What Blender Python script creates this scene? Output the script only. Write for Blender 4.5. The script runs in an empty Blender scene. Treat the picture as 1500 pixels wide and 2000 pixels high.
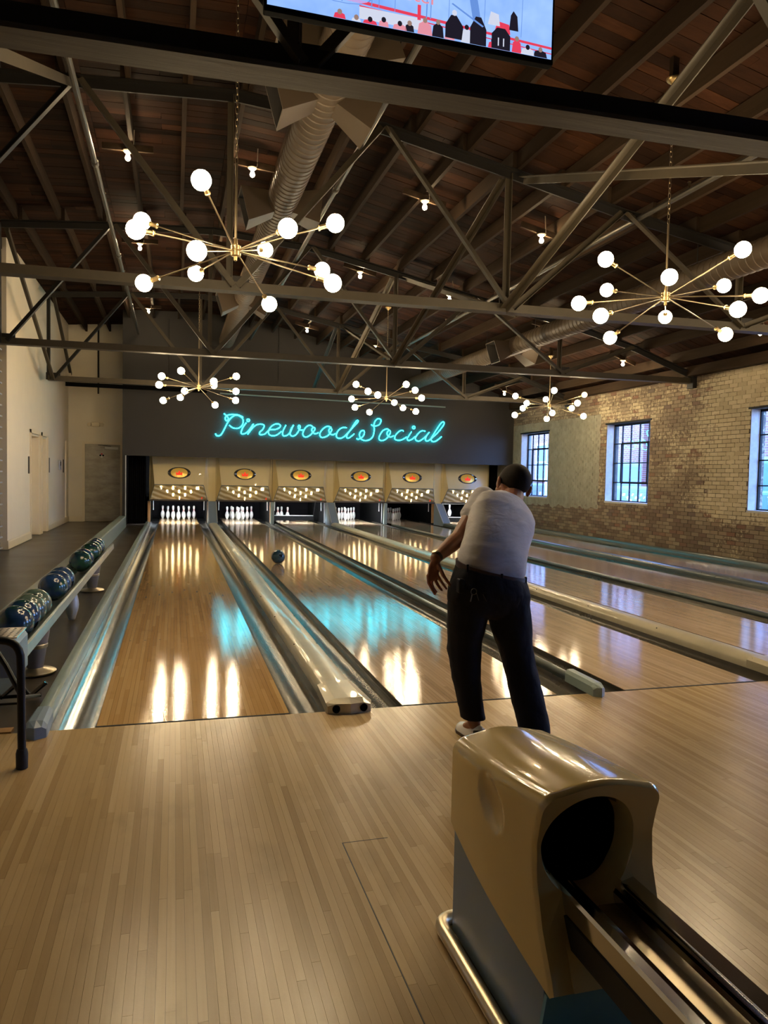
import bpy, bmesh, math, random
from mathutils import Vector, Matrix, noise as mnoise
rnd = random.Random(7)
SC = bpy.context.scene
COL = SC.collection
PI = math.pi

# ------------------------------------------------------------------ camera
cam_d = bpy.data.cameras.new('camera'); cam = bpy.data.objects.new('camera', cam_d); COL.objects.link(cam)
FPX, YAW, PITCH, ROLL = 1433.39, 0.2789, -0.0479, 0.0206
cam_d.sensor_fit = 'VERTICAL'; cam_d.sensor_height = 36.0; cam_d.lens = FPX / 2000.0 * 36.0
cam_d.clip_start = 0.05; cam_d.clip_end = 200
cy, sy, cp, sp = math.cos(YAW), math.sin(YAW), math.cos(PITCH), math.sin(PITCH)
fwd = Vector((sy*cp, cy*cp, sp)); rt = Vector((cy, -sy, 0)); up = rt.cross(fwd)
cr, sr = math.cos(ROLL), math.sin(ROLL)
r2 = cr*rt + sr*up; u2 = -sr*rt + cr*up
M = Matrix((( r2.x, u2.x, -fwd.x, 0.3998), (r2.y, u2.y, -fwd.y, -4.2022), (r2.z, u2.z, -fwd.z, 1.39), (0, 0, 0, 1)))
cam.matrix_world = M
SC.camera = cam

# ------------------------------------------------------------------ colour management, world
SC.view_settings.view_transform = 'Standard'
try: SC.view_settings.look = 'None'
except Exception: pass
SC.view_settings.gamma = 1.0
SC.view_settings.use_curve_mapping = False
SC.view_settings.exposure = 1.27
GLOBE = 42.0       # emission of the globe bulbs
BULB = 170.0        # emission of the small ceiling bulbs
NEONE = 11.0        # emission of the neon tube
SKY = 9.0
world = bpy.data.worlds.new('dusk_sky'); SC.world = world; world.use_nodes = True
wn = world.node_tree; wn.nodes.clear()
_o = wn.nodes.new('ShaderNodeOutputWorld'); _b = wn.nodes.new('ShaderNodeBackground')
_t = wn.nodes.new('ShaderNodeTexCoord'); _s = wn.nodes.new('ShaderNodeSeparateXYZ'); _r = wn.nodes.new('ShaderNodeValToRGB')
_r.color_ramp.elements[0].position = 0.0; _r.color_ramp.elements[0].color = (0.27, 0.50, 1.0, 1)
_r.color_ramp.elements[1].position = 0.7; _r.color_ramp.elements[1].color = (0.16, 0.36, 1.0, 1)
wn.links.new(_t.outputs['Generated'], _s.inputs[0]); wn.links.new(_s.outputs['Z'], _r.inputs[0])
wn.links.new(_r.outputs[0], _b.inputs[0]); _b.inputs[1].default_value = SKY
wn.links.new(_b.outputs[0], _o.inputs[0])

# ------------------------------------------------------------------ mesh builder
ORG = {}
class MB:
    def __init__(s): s.v = []; s.f = []; s.mi = []; s.m = 0
    def add(s, vs, fs):
        o = len(s.v); s.v += [tuple(v) for v in vs]; s.f += [tuple(i+o for i in f) for f in fs]; s.mi += [s.m]*len(fs); return s
    def box(s, x0, x1, y0, y1, z0, z1):
        return s.add([(x0,y0,z0),(x1,y0,z0),(x1,y1,z0),(x0,y1,z0),(x0,y0,z1),(x1,y0,z1),(x1,y1,z1),(x0,y1,z1)],
                     [(0,3,2,1),(4,5,6,7),(0,1,5,4),(1,2,6,5),(2,3,7,6),(3,0,4,7)])
    def bevbox(s, x0, x1, y0, y1, z0, z1, b=.01, n=2):
        bm = bmesh.new(); bmesh.ops.create_cube(bm, size=1)
        for v in bm.verts: v.co = Vector(((x0+x1)/2 + v.co.x*(x1-x0), (y0+y1)/2 + v.co.y*(y1-y0), (z0+z1)/2 + v.co.z*(z1-z0)))
        bmesh.ops.bevel(bm, geom=bm.edges[:], offset=b, segments=n, affect='EDGES', profile=.5)
        return s.frombm(bm)
    def frombm(s, bm):
        bm.verts.ensure_lookup_table(); bm.verts.index_update()
        s.add([v.co[:] for v in bm.verts], [[v.index for v in f.verts] for f in bm.faces]); bm.free(); return s
    def bar(s, a, b, w, h, upv=(0,0,1)):
        a = Vector(a); b = Vector(b); d = (b-a).normalized(); u = Vector(upv)
        x = d.cross(u)
        if x.length < 1e-4: x = d.cross(Vector((0,1,0)))
        x.normalize(); u = x.cross(d)
        vs = []
        for p in (a, b):
            for sx, su in ((-1,-1),(1,-1),(1,1),(-1,1)): vs.append(p + x*sx*w/2 + u*su*h/2)
        return s.add(vs, [(3,2,1,0),(4,5,6,7),(0,1,5,4),(1,2,6,5),(2,3,7,6),(3,0,4,7)])
    def angle(s, a, b, w, t=.008, upv=(0,0,1), flip=1):
        "an angle iron: two thin legs meeting at right angles"
        a = Vector(a); b = Vector(b); d = (b-a).normalized(); x = d.cross(Vector(upv))
        if x.length < 1e-4: x = d.cross(Vector((0,1,0)))
        x.normalize(); u = x.cross(d)
        prof = [(0,0),(w*flip,0),(w*flip,-t),(t*flip,-t),(t*flip,-w),(0,-w)]
        vs = []
        for p in (a,b):
            for px, pu in prof: vs.append(p + x*px + u*pu)
        n = 6; fs = [(i,(i+1)%n,n+(i+1)%n,n+i) for i in range(n)]
        fs += [(5,4,3,0),(3,2,1,0),(6,9,10,11),(6,7,8,9)]
        return s.add(vs, fs)
    def tube(s, pts, r, n=8, cap=True, closed=False):
        pts = [Vector(p) for p in pts]; N = len(pts)
        rr = r if isinstance(r, (list, tuple)) else [r]*N
        t0 = (pts[1]-pts[0]).normalized(); ref = Vector((0,0,1)) if abs(t0.z) < .9 else Vector((1,0,0))
        x = t0.cross(ref).normalized(); vs = []
        for i, p in enumerate(pts):
            a = pts[i-1] if i > 0 or closed else pts[i]; b = pts[(i+1) % N] if i < N-1 or closed else pts[i]
            t = (b-a).normalized(); x = (x - t*x.dot(t)); x.normalize(); y = t.cross(x)
            for k in range(n):
                an = 2*PI*k/n; vs.append(p + (x*math.cos(an)+y*math.sin(an))*rr[i])
        fs = []
        for i in range(N if closed else N-1):
            j = (i+1) % N
            for k in range(n): fs.append((i*n+k, i*n+(k+1)%n, j*n+(k+1)%n, j*n+k))
        if cap and not closed: fs += [tuple(range(n-1,-1,-1)), tuple((N-1)*n+k for k in range(n))]
        return s.add(vs, fs)
    def lathe(s, prof, c=(0,0,0), n=24, axis=None, capb=True, capt=True):
        c = Vector(c); vs = []
        q = Vector((0,0,1)).rotation_difference(Vector(axis)) if axis is not None else None
        for r, z in prof:
            for k in range(n):
                a = 2*PI*k/n; p = Vector((r*math.cos(a), r*math.sin(a), z))
                if q: p = q @ p
                vs.append(c+p)
        fs = []
        for i in range(len(prof)-1):
            for k in range(n): fs.append((i*n+k, i*n+(k+1)%n, (i+1)*n+(k+1)%n, (i+1)*n+k))
        if capb: fs.append(tuple(range(n-1,-1,-1)))
        if capt: fs.append(tuple((len(prof)-1)*n+k for k in range(n)))
        return s.add(vs, fs)
    def sphere(s, c, r, nu=16, nv=10, sc=(1,1,1)):
        prof = [(r*math.sin(PI*i/nv), -r*math.cos(PI*i/nv)) for i in range(nv+1)]
        prof[0] = (r*.02, prof[0][1]); prof[-1] = (r*.02, prof[-1][1])
        o = len(s.v); s.lathe(prof, (0,0,0), nu)
        for i in range(o, len(s.v)): v = s.v[i]; s.v[i] = (c[0]+v[0]*sc[0], c[1]+v[1]*sc[1], c[2]+v[2]*sc[2])
        return s
    def ext(s, prof, y0, y1, axis='y', caps=True):
        "extrude a closed 2-D profile (x,z) along y, or (y,z) along x, or (x,y) along z"
        vs = []
        for t in (y0, y1):
            for a, b in prof: vs.append({'y': (a,t,b), 'x': (t,a,b), 'z': (a,b,t)}[axis])
        n = len(prof); fs = [(i,(i+1)%n,n+(i+1)%n,n+i) for i in range(n)]
        if caps: fs += [tuple(range(n-1,-1,-1)), tuple(range(n,2*n))]
        return s.add(vs, fs)
    def strip(s, prof, y0, y1, segs=1):
        "open profile (x,z) swept along y"
        n = len(prof); vs = []
        for k in range(segs+1):
            y = y0+(y1-y0)*k/segs
            vs += [(a,y,b) for a,b in prof]
        return s.add(vs, [(k*n+i, k*n+i+1, (k+1)*n+i+1, (k+1)*n+i) for k in range(segs) for i in range(n-1)])
    def ring(s, outer, inner):
        n = len(outer); return s.add(list(outer)+list(inner), [(i,(i+1)%n,n+(i+1)%n,n+i) for i in range(n)])
    def grid(s, P):
        m = len(P); n = len(P[0]); return s.add([p for row in P for p in row], [(i*n+j,i*n+j+1,(i+1)*n+j+1,(i+1)*n+j) for i in range(m-1) for j in range(n-1)])
    def mesh(s, name, mats, off=(0,0,0), smooth=False, fix=True):
        me = bpy.data.meshes.new(name)
        me.from_pydata([(v[0]-off[0], v[1]-off[1], v[2]-off[2]) for v in s.v], [], s.f)
        for m in (mats if isinstance(mats, (list,tuple)) else [mats]): me.materials.append(m)
        if any(s.mi): me.polygons.foreach_set('material_index', s.mi)
        if fix:
            bm = bmesh.new(); bm.from_mesh(me); bmesh.ops.recalc_face_normals(bm, faces=bm.faces); bm.to_mesh(me); bm.free()
        if smooth:
            me.polygons.foreach_set('use_smooth', [True]*len(me.polygons))
            if smooth != 'all':
                try: me.set_sharp_from_angle(angle=math.radians(smooth if smooth is not True else 35))
                except Exception: pass
        me.update(); return me
    def build(s, name, mats, parent=None, smooth=False, loc=None, fix=True):
        "link as one object; coordinates are world ones, loc (or the parent's origin) becomes the origin"
        off = Vector(loc) if loc is not None else (ORG.get(parent.name, Vector()) if parent else Vector())
        me = s.mesh(name, mats, off, smooth, fix)
        o = bpy.data.objects.new(name, me); COL.objects.link(o)
        if parent:
            o.parent = parent; o.location = off - ORG.get(parent.name, Vector())
        else: o.location = off
        ORG[o.name] = off
        return o

def empty(name, loc=(0,0,0), rz=0.0, label=None, cat=None, group=None):
    o = bpy.data.objects.new(name, None); COL.objects.link(o); o.location = loc; o.rotation_euler = (0,0,rz)
    o.empty_display_size = .1
    ORG[o.name] = Vector(loc)
    return tag(o, label, cat, group)
def tag(o, label=None, cat=None, group=None, kind=None):
    if label: o['label'] = label
    if cat: o['category'] = cat
    if group: o['group'] = group
    if kind: o['kind'] = kind
    return o
def struct(o): o['kind'] = 'structure'; return o
def inst(name, me, parent, loc=(0,0,0), rot=(0,0,0), scale=(1,1,1)):
    o = bpy.data.objects.new(name, me); COL.objects.link(o); o.parent = parent; o.location = loc; o.rotation_euler = rot; o.scale = scale
    return o
KIDS = {}
def copy_tree(o, parent=None):
    c = o.copy(); COL.objects.link(c)
    if parent: c.parent = parent
    for ch in [x for x in o.children]: copy_tree(ch, c)
    return c
def clear_tags(o):
    for k in ('label','category','group','kind'):
        if k in o: del o[k]
ORD = ['first','second','third','fourth','fifth','sixth','seventh','eighth','ninth','tenth','eleventh','twelfth','thirteenth','fourteenth','fifteenth','sixteenth','seventeenth','eighteenth','nineteenth','twentieth']

# ------------------------------------------------------------------ materials
class NT:
    def __init__(s, name):
        s.m = bpy.data.materials.new(name); s.m.use_nodes = True; s.t = s.m.node_tree; s.t.nodes.clear()
        s.out = s.t.nodes.new('ShaderNodeOutputMaterial'); s.b = s.t.nodes.new('ShaderNodeBsdfPrincipled'); s.t.links.new(s.b.outputs[0], s.out.inputs[0])
    def n(s, typ, **kw):
        nd = s.t.nodes.new('ShaderNode'+typ)
        for k, v in kw.items():
            if k.startswith('i_'):
                key = k[2:]; key = int(key) if key.isdigit() else key.replace('_',' ')
                s.put(nd.inputs[key], v)
            else: setattr(nd, k, v)
        return nd
    def put(s, inp, v):
        if isinstance(v, bpy.types.NodeSocket): s.t.links.new(v, inp)
        elif isinstance(v, bpy.types.Node): s.t.links.new(v.outputs[0], inp)
        else:
            if inp.type == 'RGBA' and len(v) == 3: v = (*v, 1)
            inp.default_value = v
    def set(s, **kw):
        for k, v in kw.items(): s.put(s.b.inputs[k.replace('_',' ')], v)
        return s
    def pos(s, sx=1, sy=1, sz=1, obj=False):
        src = s.n('TexCoord').outputs['Object'] if obj else s.n('NewGeometry').outputs['Position']
        mp = s.n('Mapping'); s.t.links.new(src, mp.inputs[0]); mp.inputs['Scale'].default_value = (sx,sy,sz); return mp.outputs[0]
    def noise(s, vec, scale=5, detail=3, rough=.55, out=0):
        nd = s.n('TexNoise'); s.t.links.new(vec, nd.inputs['Vector']); nd.inputs['Scale'].default_value = scale; nd.inputs['Detail'].default_value = detail; nd.inputs['Roughness'].default_value = rough; return nd.outputs[out]
    def ramp(s, fac, stops, interp='LINEAR'):
        r = s.n('ValToRGB'); s.put(r.inputs[0], fac); cr = r.color_ramp; cr.interpolation = interp
        while len(cr.elements) < len(stops): cr.elements.new(.5)
        for e, (p, c) in zip(cr.elements, stops):
            e.position = p; e.color = (*c, 1) if len(c) == 3 else c
        return r.outputs[0]
    def math(s, op, a, b=0.0, c=None):
        nd = s.n('Math', operation=op); s.put(nd.inputs[0], a); s.put(nd.inputs[1], b)
        if c is not None: s.put(nd.inputs[2], c)
        return nd.outputs[0]
    def mix(s, fac, a, b, blend='MIX'):
        nd = s.n('Mix', data_type='RGBA', blend_type=blend); s.put(nd.inputs[0], fac); s.put(nd.inputs[6], a); s.put(nd.inputs[7], b); return nd.outputs[2]
    def bump(s, h, strength=.3, dist=.01):
        nd = s.n('Bump'); nd.inputs['Strength'].default_value = strength; nd.inputs['Distance'].default_value = dist; s.t.links.new(h, nd.inputs['Height']); s.put(s.b.inputs['Normal'], nd.outputs[0]); return nd.outputs[0]
    def rand(s):
        a = s.n('NewGeometry').outputs['Random Per Island']; b = s.n('ObjectInfo').outputs['Random']
        return s.math('FRACT', s.math('ADD', a, b))
    def sep(s, v):
        nd = s.n('SeparateXYZ'); s.t.links.new(v, nd.inputs[0]); return nd.outputs
def plain(name, col, rough=.5, metal=0., var=.12, scale=12, bump=0, coat=0, spec=.5):
    "a plain coat of paint or plastic with slight mottling"
    t = NT(name); n = t.noise(t.pos(obj=True), scale, 4)
    c = t.mix(t.math('MULTIPLY', n, 1.0), tuple(x*(1-var) for x in col), tuple(min(1, x*(1+var)) for x in col))
    t.set(Base_Color=c, Roughness=rough, Metallic=metal, Coat_Weight=coat, Specular_IOR_Level=spec)
    if bump: t.bump(n, bump, .004)
    return t.m
def emit(name, col, strength):
    t = NT(name); t.set(Base_Color=(col[0]*.8, col[1]*.8, col[2]*.8), Emission_Color=col, Emission_Strength=strength, Roughness=.4); return t.m

def m_boards(name, stops, rough, groove=None, wav=.0, coat=0., grain=.35, tint=None):
    "wood strips running along y; each board its own tone; groove = board width when boards are not separate"
    t = NT(name); p = t.pos(1,1,1); xyz = t.sep(p)
    if groove:
        u = t.math('DIVIDE', xyz[0], groove); idx = t.math('FLOOR', u)
        yy = t.math('FLOOR', t.math('ADD', t.math('DIVIDE', xyz[1], 1.3), t.math('MULTIPLY', idx, .617)))
        cv = t.n('CombineXYZ'); t.put(cv.inputs[0], idx); t.put(cv.inputs[1], yy)
        wnz = t.n('TexWhiteNoise', noise_dimensions='2D'); t.t.links.new(cv.outputs[0], wnz.inputs['Vector']); r = wnz.outputs['Value']
    else: r = t.rand()
    g = t.noise(t.pos(70,2.2,70), 1.0, 5, .6)
    big = t.noise(t.pos(1.2,.5,1), 1.0, 2)
    f = t.math('ADD', t.math('MULTIPLY', r, .62), t.math('ADD', t.math('MULTIPLY', g, grain), t.math('MULTIPLY', big, .2)))
    f = t.math('SUBTRACT', f, .05)
    c = t.ramp(f, stops)
    if groove:
        fr = t.math('FRACT', u); e = t.math('MINIMUM', fr, t.math('SUBTRACT', 1.0, fr))
        seam = t.math('LESS_THAN', e, .035)
        wn2 = t.n('TexWhiteNoise', noise_dimensions='1D'); t.put(wn2.inputs['W'], t.math('ROUND', u))
        seam = t.math('MULTIPLY', seam, t.math('ADD', t.math('MULTIPLY', wn2.outputs['Value'], .55), .15))
        c = t.mix(seam, c, (.06,.03,.015))
    stain = t.ramp(t.noise(t.pos(3.2,1.4,1), 1.6, 4, .6), [(.56,(0,0,0)),(.74,(1,1,1))])
    c = t.mix(t.math('MULTIPLY', stain, .22), c, (.12,.07,.035))
    t.set(Base_Color=c, Roughness=t.math('ADD', rough, t.math('MULTIPLY', g, .04)), Coat_Weight=coat, Coat_Roughness=rough*.7)
    if wav:
        h = t.math('ADD', t.math('MULTIPLY', t.noise(t.pos(12,18,1), 1.0, 2, .5), .5), t.noise(t.pos(60,95,1), 1.0, 2))
        t.bump(h, wav, .01)
        if coat: t.put(t.b.inputs['Coat Normal'], t.b.inputs['Normal'].links[0].from_socket)
    return t.m
def m_rough_wood(name, stops, axis, rough=.8, spec=.12):
    t = NT(name); s = {'x': (1.5,22,22), 'y': (22,1.5,22), 'z': (22,22,1.5)}[axis]
    r = t.rand(); g = t.noise(t.pos(*s), 1.0, 6, .65); b = t.noise(t.pos(.9,.9,.9), 1.0, 3)
    f = t.math('ADD', t.math('MULTIPLY', r, .4), t.math('ADD', t.math('MULTIPLY', g, .45), t.math('MULTIPLY', b, .25)))
    t.set(Base_Color=t.ramp(t.math('SUBTRACT', f, .05), stops), Roughness=rough, Specular_IOR_Level=spec); t.bump(g, .5, .006); return t.m
def m_brick(name, mortar=False):
    "old painted brickwork: cream paint worn off in patches, a grey painted field beside the far window"
    t = NT(name); p = t.pos(1,1,1); x, y, z = t.sep(p)[:3]
    r = t.rand()
    bare = t.ramp(r, [(0,(.125,.085,.058)),(.3,(.16,.115,.076)),(.55,(.20,.15,.10)),(.8,(.245,.195,.13)),(.92,(.18,.095,.06)),(1,(.12,.095,.075))])
    if mortar: bare = t.ramp(t.noise(p, 9, 4), [(.3,(.04,.03,.02)),(.7,(.10,.08,.055))])
    cream = t.ramp(t.math('ADD', t.math('MULTIPLY', r, .5), t.math('MULTIPLY', t.noise(p, 4, 3), .5)), [(.15,(.37,.305,.195)),(.6,(.475,.40,.265)),(.95,(.54,.47,.33))])
    grey = t.ramp(t.noise(p, 6, 4), [(.3,(.215,.205,.155)),(.7,(.30,.285,.22))])
    mp = t.n('Mapping'); t.t.links.new(p, mp.inputs[0]); mp.inputs['Scale'].default_value = (1,.8,1.1)
    wear = t.noise(mp.outputs[0], 1.1, 2, .5); fine = t.noise(p, 17, 4, .62)
    # areas of the wall (y runs along it, z up): how much paint is gone
    ysm = t.n('MapRange', interpolation_type='SMOOTHSTEP'); t.put(ysm.inputs[0], y); ysm.inputs[1].default_value = 6.9; ysm.inputs[2].default_value = 8.0
    low = t.n('MapRange', interpolation_type='SMOOTHSTEP'); t.put(low.inputs[0], t.math('ADD', z, t.math('MULTIPLY', wear, .5))); low.inputs[1].default_value = 1.25; low.inputs[2].default_value = .75
    loss = t.math('ADD', t.math('MULTIPLY', ysm.outputs[0], .205), t.math('MULTIPLY', low.outputs[0], .25))
    v = t.math('ADD', t.math('ADD', t.math('MULTIPLY', wear, .45), t.math('MULTIPLY', fine, .42)), t.math('ADD', loss, t.math('MULTIPLY', r, .13)))
    gone = t.n('MapRange'); t.put(gone.inputs[0], v); gone.inputs[1].default_value = .61 if not mortar else .42; gone.inputs[2].default_value = .70 if not mortar else .52
    c = t.mix(gone.outputs[0], cream, bare)
    # grey field
    wob = t.math('MULTIPLY', t.math('SUBTRACT', t.noise(p, 2.2, 3), .5), .35)
    a = t.math('GREATER_THAN', t.math('ADD', y, wob), 10.95); b = t.math('LESS_THAN', t.math('ADD', z, t.math('MULTIPLY', wob, .2)), 2.95); d = t.math('GREATER_THAN', t.math('ADD', z, wob), .72)
    g = t.math('MULTIPLY', t.math('MULTIPLY', a, b), d)
    g2 = t.math('MULTIPLY', g, t.math('LESS_THAN', fine, .66))
    c = t.mix(g2, c, grey)
    t.set(Base_Color=c, Roughness=.75, Specular_IOR_Level=.3); t.bump(t.math('ADD', fine, t.math('MULTIPLY', gone.outputs[0], -.4)), .55, .006)
    return t.m
def m_glass(name, col=(1,1,1)):
    t = NT(name); t.t.nodes.remove(t.b)
    tr = t.n('BsdfTransparent'); tr.inputs[0].default_value = (*col,1); gl = t.n('BsdfGlossy'); gl.inputs['Roughness'].default_value = .02
    lw = t.n('LayerWeight'); fr = t.math('ADD', t.math('MULTIPLY', t.math('POWER', lw.outputs['Facing'], 5.0), .9), .07); mx = t.n('MixShader')
    t.t.links.new(fr, mx.inputs[0]); t.t.links.new(tr.outputs[0], mx.inputs[1]); t.t.links.new(gl.outputs[0], mx.inputs[2]); t.t.links.new(mx.outputs[0], t.out.inputs[0]); return t.m

W = {}
W['approach'] = m_boards('maple_approach_boards', [(0,(.27,.17,.07)),(.22,(.38,.25,.11)),(.5,(.46,.315,.147)),(.8,(.52,.37,.18)),(1,(.58,.425,.23))], .23, wav=.04)
W['lane'] = m_boards('lacquered_lane_boards', [(0,(.32,.215,.125)),(.35,(.40,.28,.165)),(.65,(.46,.325,.20)),(1,(.54,.40,.26))], .055, groove=.02703, wav=.036, coat=.2)
W['lane_orange'] = m_boards('amber_lane_boards', [(0,(.35,.195,.072)),(.35,(.48,.285,.11)),(.65,(.55,.34,.14)),(1,(.63,.42,.19))], .055, groove=.02703, wav=.036, coat=.2)
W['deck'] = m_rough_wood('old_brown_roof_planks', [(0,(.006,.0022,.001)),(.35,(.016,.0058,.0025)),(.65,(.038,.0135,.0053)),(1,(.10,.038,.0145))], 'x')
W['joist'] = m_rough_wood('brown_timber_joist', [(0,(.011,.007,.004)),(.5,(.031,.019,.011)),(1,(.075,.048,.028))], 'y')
W['timber'] = m_rough_wood('grey_weathered_timber', [(0,(.022,.018,.013)),(.5,(.06,.05,.036)),(1,(.12,.10,.075))], 'x')
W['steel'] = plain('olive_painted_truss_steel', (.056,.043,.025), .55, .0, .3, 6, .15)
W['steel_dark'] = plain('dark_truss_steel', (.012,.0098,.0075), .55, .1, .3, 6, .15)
W['pipe'] = plain('grey_sprinkler_pipe', (.10,.092,.078), .42, .5, .2, 8)
W['duct'] = plain('tan_painted_spiral_duct', (.095,.068,.043), .5, .1, .15, 5, .05)
W['duct_in'] = plain('dark_duct_mouth', (.03,.026,.022), .7)
W['cream_wall'] = plain('cream_wall_paint', (.78,.70,.54), .65, 0, .05, 2.5, .04)
W['cream_trim'] = plain('cream_trim_paint', (.78,.68,.49), .5, 0, .05, 4)
W['charcoal'] = plain('charcoal_wall_paint', (.019,.0175,.0165), .6, 0, .12, 2.2, .04)
W['black'] = plain('matt_black', (.0025,.0025,.0028), .9, spec=.08)
W['curtain'] = plain('black_curtain_cloth', (.003,.0027,.0035), .95, spec=.1)
t = NT('dark_polished_concrete'); nn = t.noise(t.pos(), 1.3, 5, .6)
t.set(Base_Color=t.ramp(nn, [(.3,(.035,.028,.022)),(.7,(.075,.06,.046))]), Roughness=t.math('ADD', .22, t.math('MULTIPLY', nn, .25))); t.bump(t.noise(t.pos(), 14, 3), .05, .01); W['concrete'] = t.m
W['brick'] = m_brick('painted_brick'); W['mortar'] = m_brick('painted_mortar', True)
W['glass'] = m_glass('window_glass', (.95,.97,1))
W['window_steel'] = plain('black_window_steel', (.004,.0045,.007), .6, spec=.2)
W['brass'] = plain('brushed_brass', (.50,.36,.17), .32, 1, .1, 20)
W['brass_dark'] = plain('dull_brass_rod', (.34,.27,.17), .36, 1, .1, 20)
W['globe'] = emit('lit_opal_globe', (1.0,.78,.47), GLOBE)
W['globe_dim'] = emit('dim_opal_globe', (1.0,.72,.42), 1.1)
W['bulb'] = emit('lit_clear_bulb', (1.0,.74,.42), BULB)
W['ceramic'] = plain('cream_lamp_holder', (.55,.47,.36), .4)
W['neon'] = emit('turquoise_neon_tube', (.01,.60,.76), NEONE)
W['cream'] = plain('glossy_cream_enamel', (.70,.57,.28), .22, 0, .06, 3, .02, .3)
W['cream_hood'] = plain('polished_cream_hood', (.62,.455,.17), .16, 0, .05, 3, 0, .6)
W['teal'] = plain('pale_teal_enamel', (.26,.34,.32), .3, .1, .18, 9, .05, .2)
W['teal_dark'] = plain('dull_teal_cap', (.075,.095,.095), .32, .2, .2, 8, .05, .2)
W['bluegrey'] = plain('blue_grey_enamel', (.17,.235,.30), .38, 0, .08, 4)
W['leg_grey'] = plain('grey_cast_leg', (.19,.175,.16), .4, .2, .1, 8)
W['blue'] = plain('teal_blue_panel', (.10,.30,.42), .35, 0, .1, 4)
W['silver'] = plain('scuffed_silver_gutter', (.50,.52,.53), .20, .9, .2, 14, .12)
W['gutter'] = plain('dark_scuffed_gutter', (.06,.052,.038), .27, .45, .25, 14, .12)
W['cap_cream'] = plain('worn_cream_capping', (.47,.42,.30), .36, .2, .2, 6, .1, .2)
W['chrome'] = plain('polished_chrome', (.62,.62,.63), .12, 1, .06, 20)
W['chrome_warm'] = plain('brassy_chrome', (.58,.50,.36), .33, 1, .1, 20)
W['tube_black'] = plain('black_powder_coat', (.004,.004,.004), .4, 0, .1, 20, 0, .0, .25)
W['rubber'] = plain('black_rubber', (.012,.012,.012), .7)
W['pin'] = plain('white_pin_plastic', (.80,.79,.76), .25, 0, .03, 6, 0, .4)
W['pin_red'] = plain('red_pin_stripe', (.45,.03,.04), .3)
W['woodend'] = plain('worn_wood_kickback', (.42,.24,.10), .5, 0, .3, 9)
W['white'] = plain('soft_white_plastic', (.62,.60,.55), .45)
W['offgrey'] = plain('pale_grey_metal', (.42,.44,.45), .4, .3)
W['pitlight'] = emit('pin_deck_tube', (.88,.95,1.0), 210.0)
W['pitdim'] = emit('weak_pin_deck_tube', (.9,.9,1.0), 12.0)
CH = [([.815,1.288,3.0],[[-.349,-.895,.277],[-.863,.4,.308],[-.876,-.481,-.047],[-.38,-.878,-.29],[-.342,.94,-.002],[-.844,.466,-.265],[.429,.86,-.276],[.865,-.387,-.318],[.914,.406,.011],[.38,.875,.3],[.359,-.932,-.043],[.866,-.453,.21]]),([4.491,1.343,3.0],[[-.936,-.231,.266],[-.167,.944,.285],[-.965,.244,-.1],[-.933,-.166,-.321],[-.093,.949,-.302],[.597,.802,-.018],[-.57,-.821,-.038],[.208,-.936,.284],[.947,.191,.257],[.568,-.814,-.121],[.185,-.929,-.321],[.935,.115,-.335]]),([.829,10.129,3.0],[[-.868,-.469,.163],[-.428,-.865,.262],[-.925,-.38,-.033],[-.323,.946,-.007],[-.431,.884,-.182],[-.843,.432,-.322],[.441,.829,-.343],[.921,.3,-.249],[.933,.359,-.015],[.876,-.402,.267],[.317,-.947,.046],[.413,.895,.17]]),([4.557,10.309,3.0],[[-.915,-.29,.281],[-.699,-.712,.065],[-.484,-.874,-.034],[-.824,.566,-.013],[-.701,.677,-.224],[-.22,.923,-.316],[.92,.253,-.298],[.69,.702,-.174],[.483,.875,-.019],[.784,-.62,-.022],[.529,-.836,.144],[.256,-.928,.271]]),([8.205,10.209,3.0],[[-.906,.328,.267],[-.227,.962,.153],[-.363,.932,-.006],[-.828,.498,-.259],[.397,.871,-.29],[.552,.826,-.115],[.358,.889,.285],[-.346,-.881,.322],[.8,-.52,.3],[.339,-.941,.008],[.928,.373,.006],[.891,-.355,-.282]])]
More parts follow.
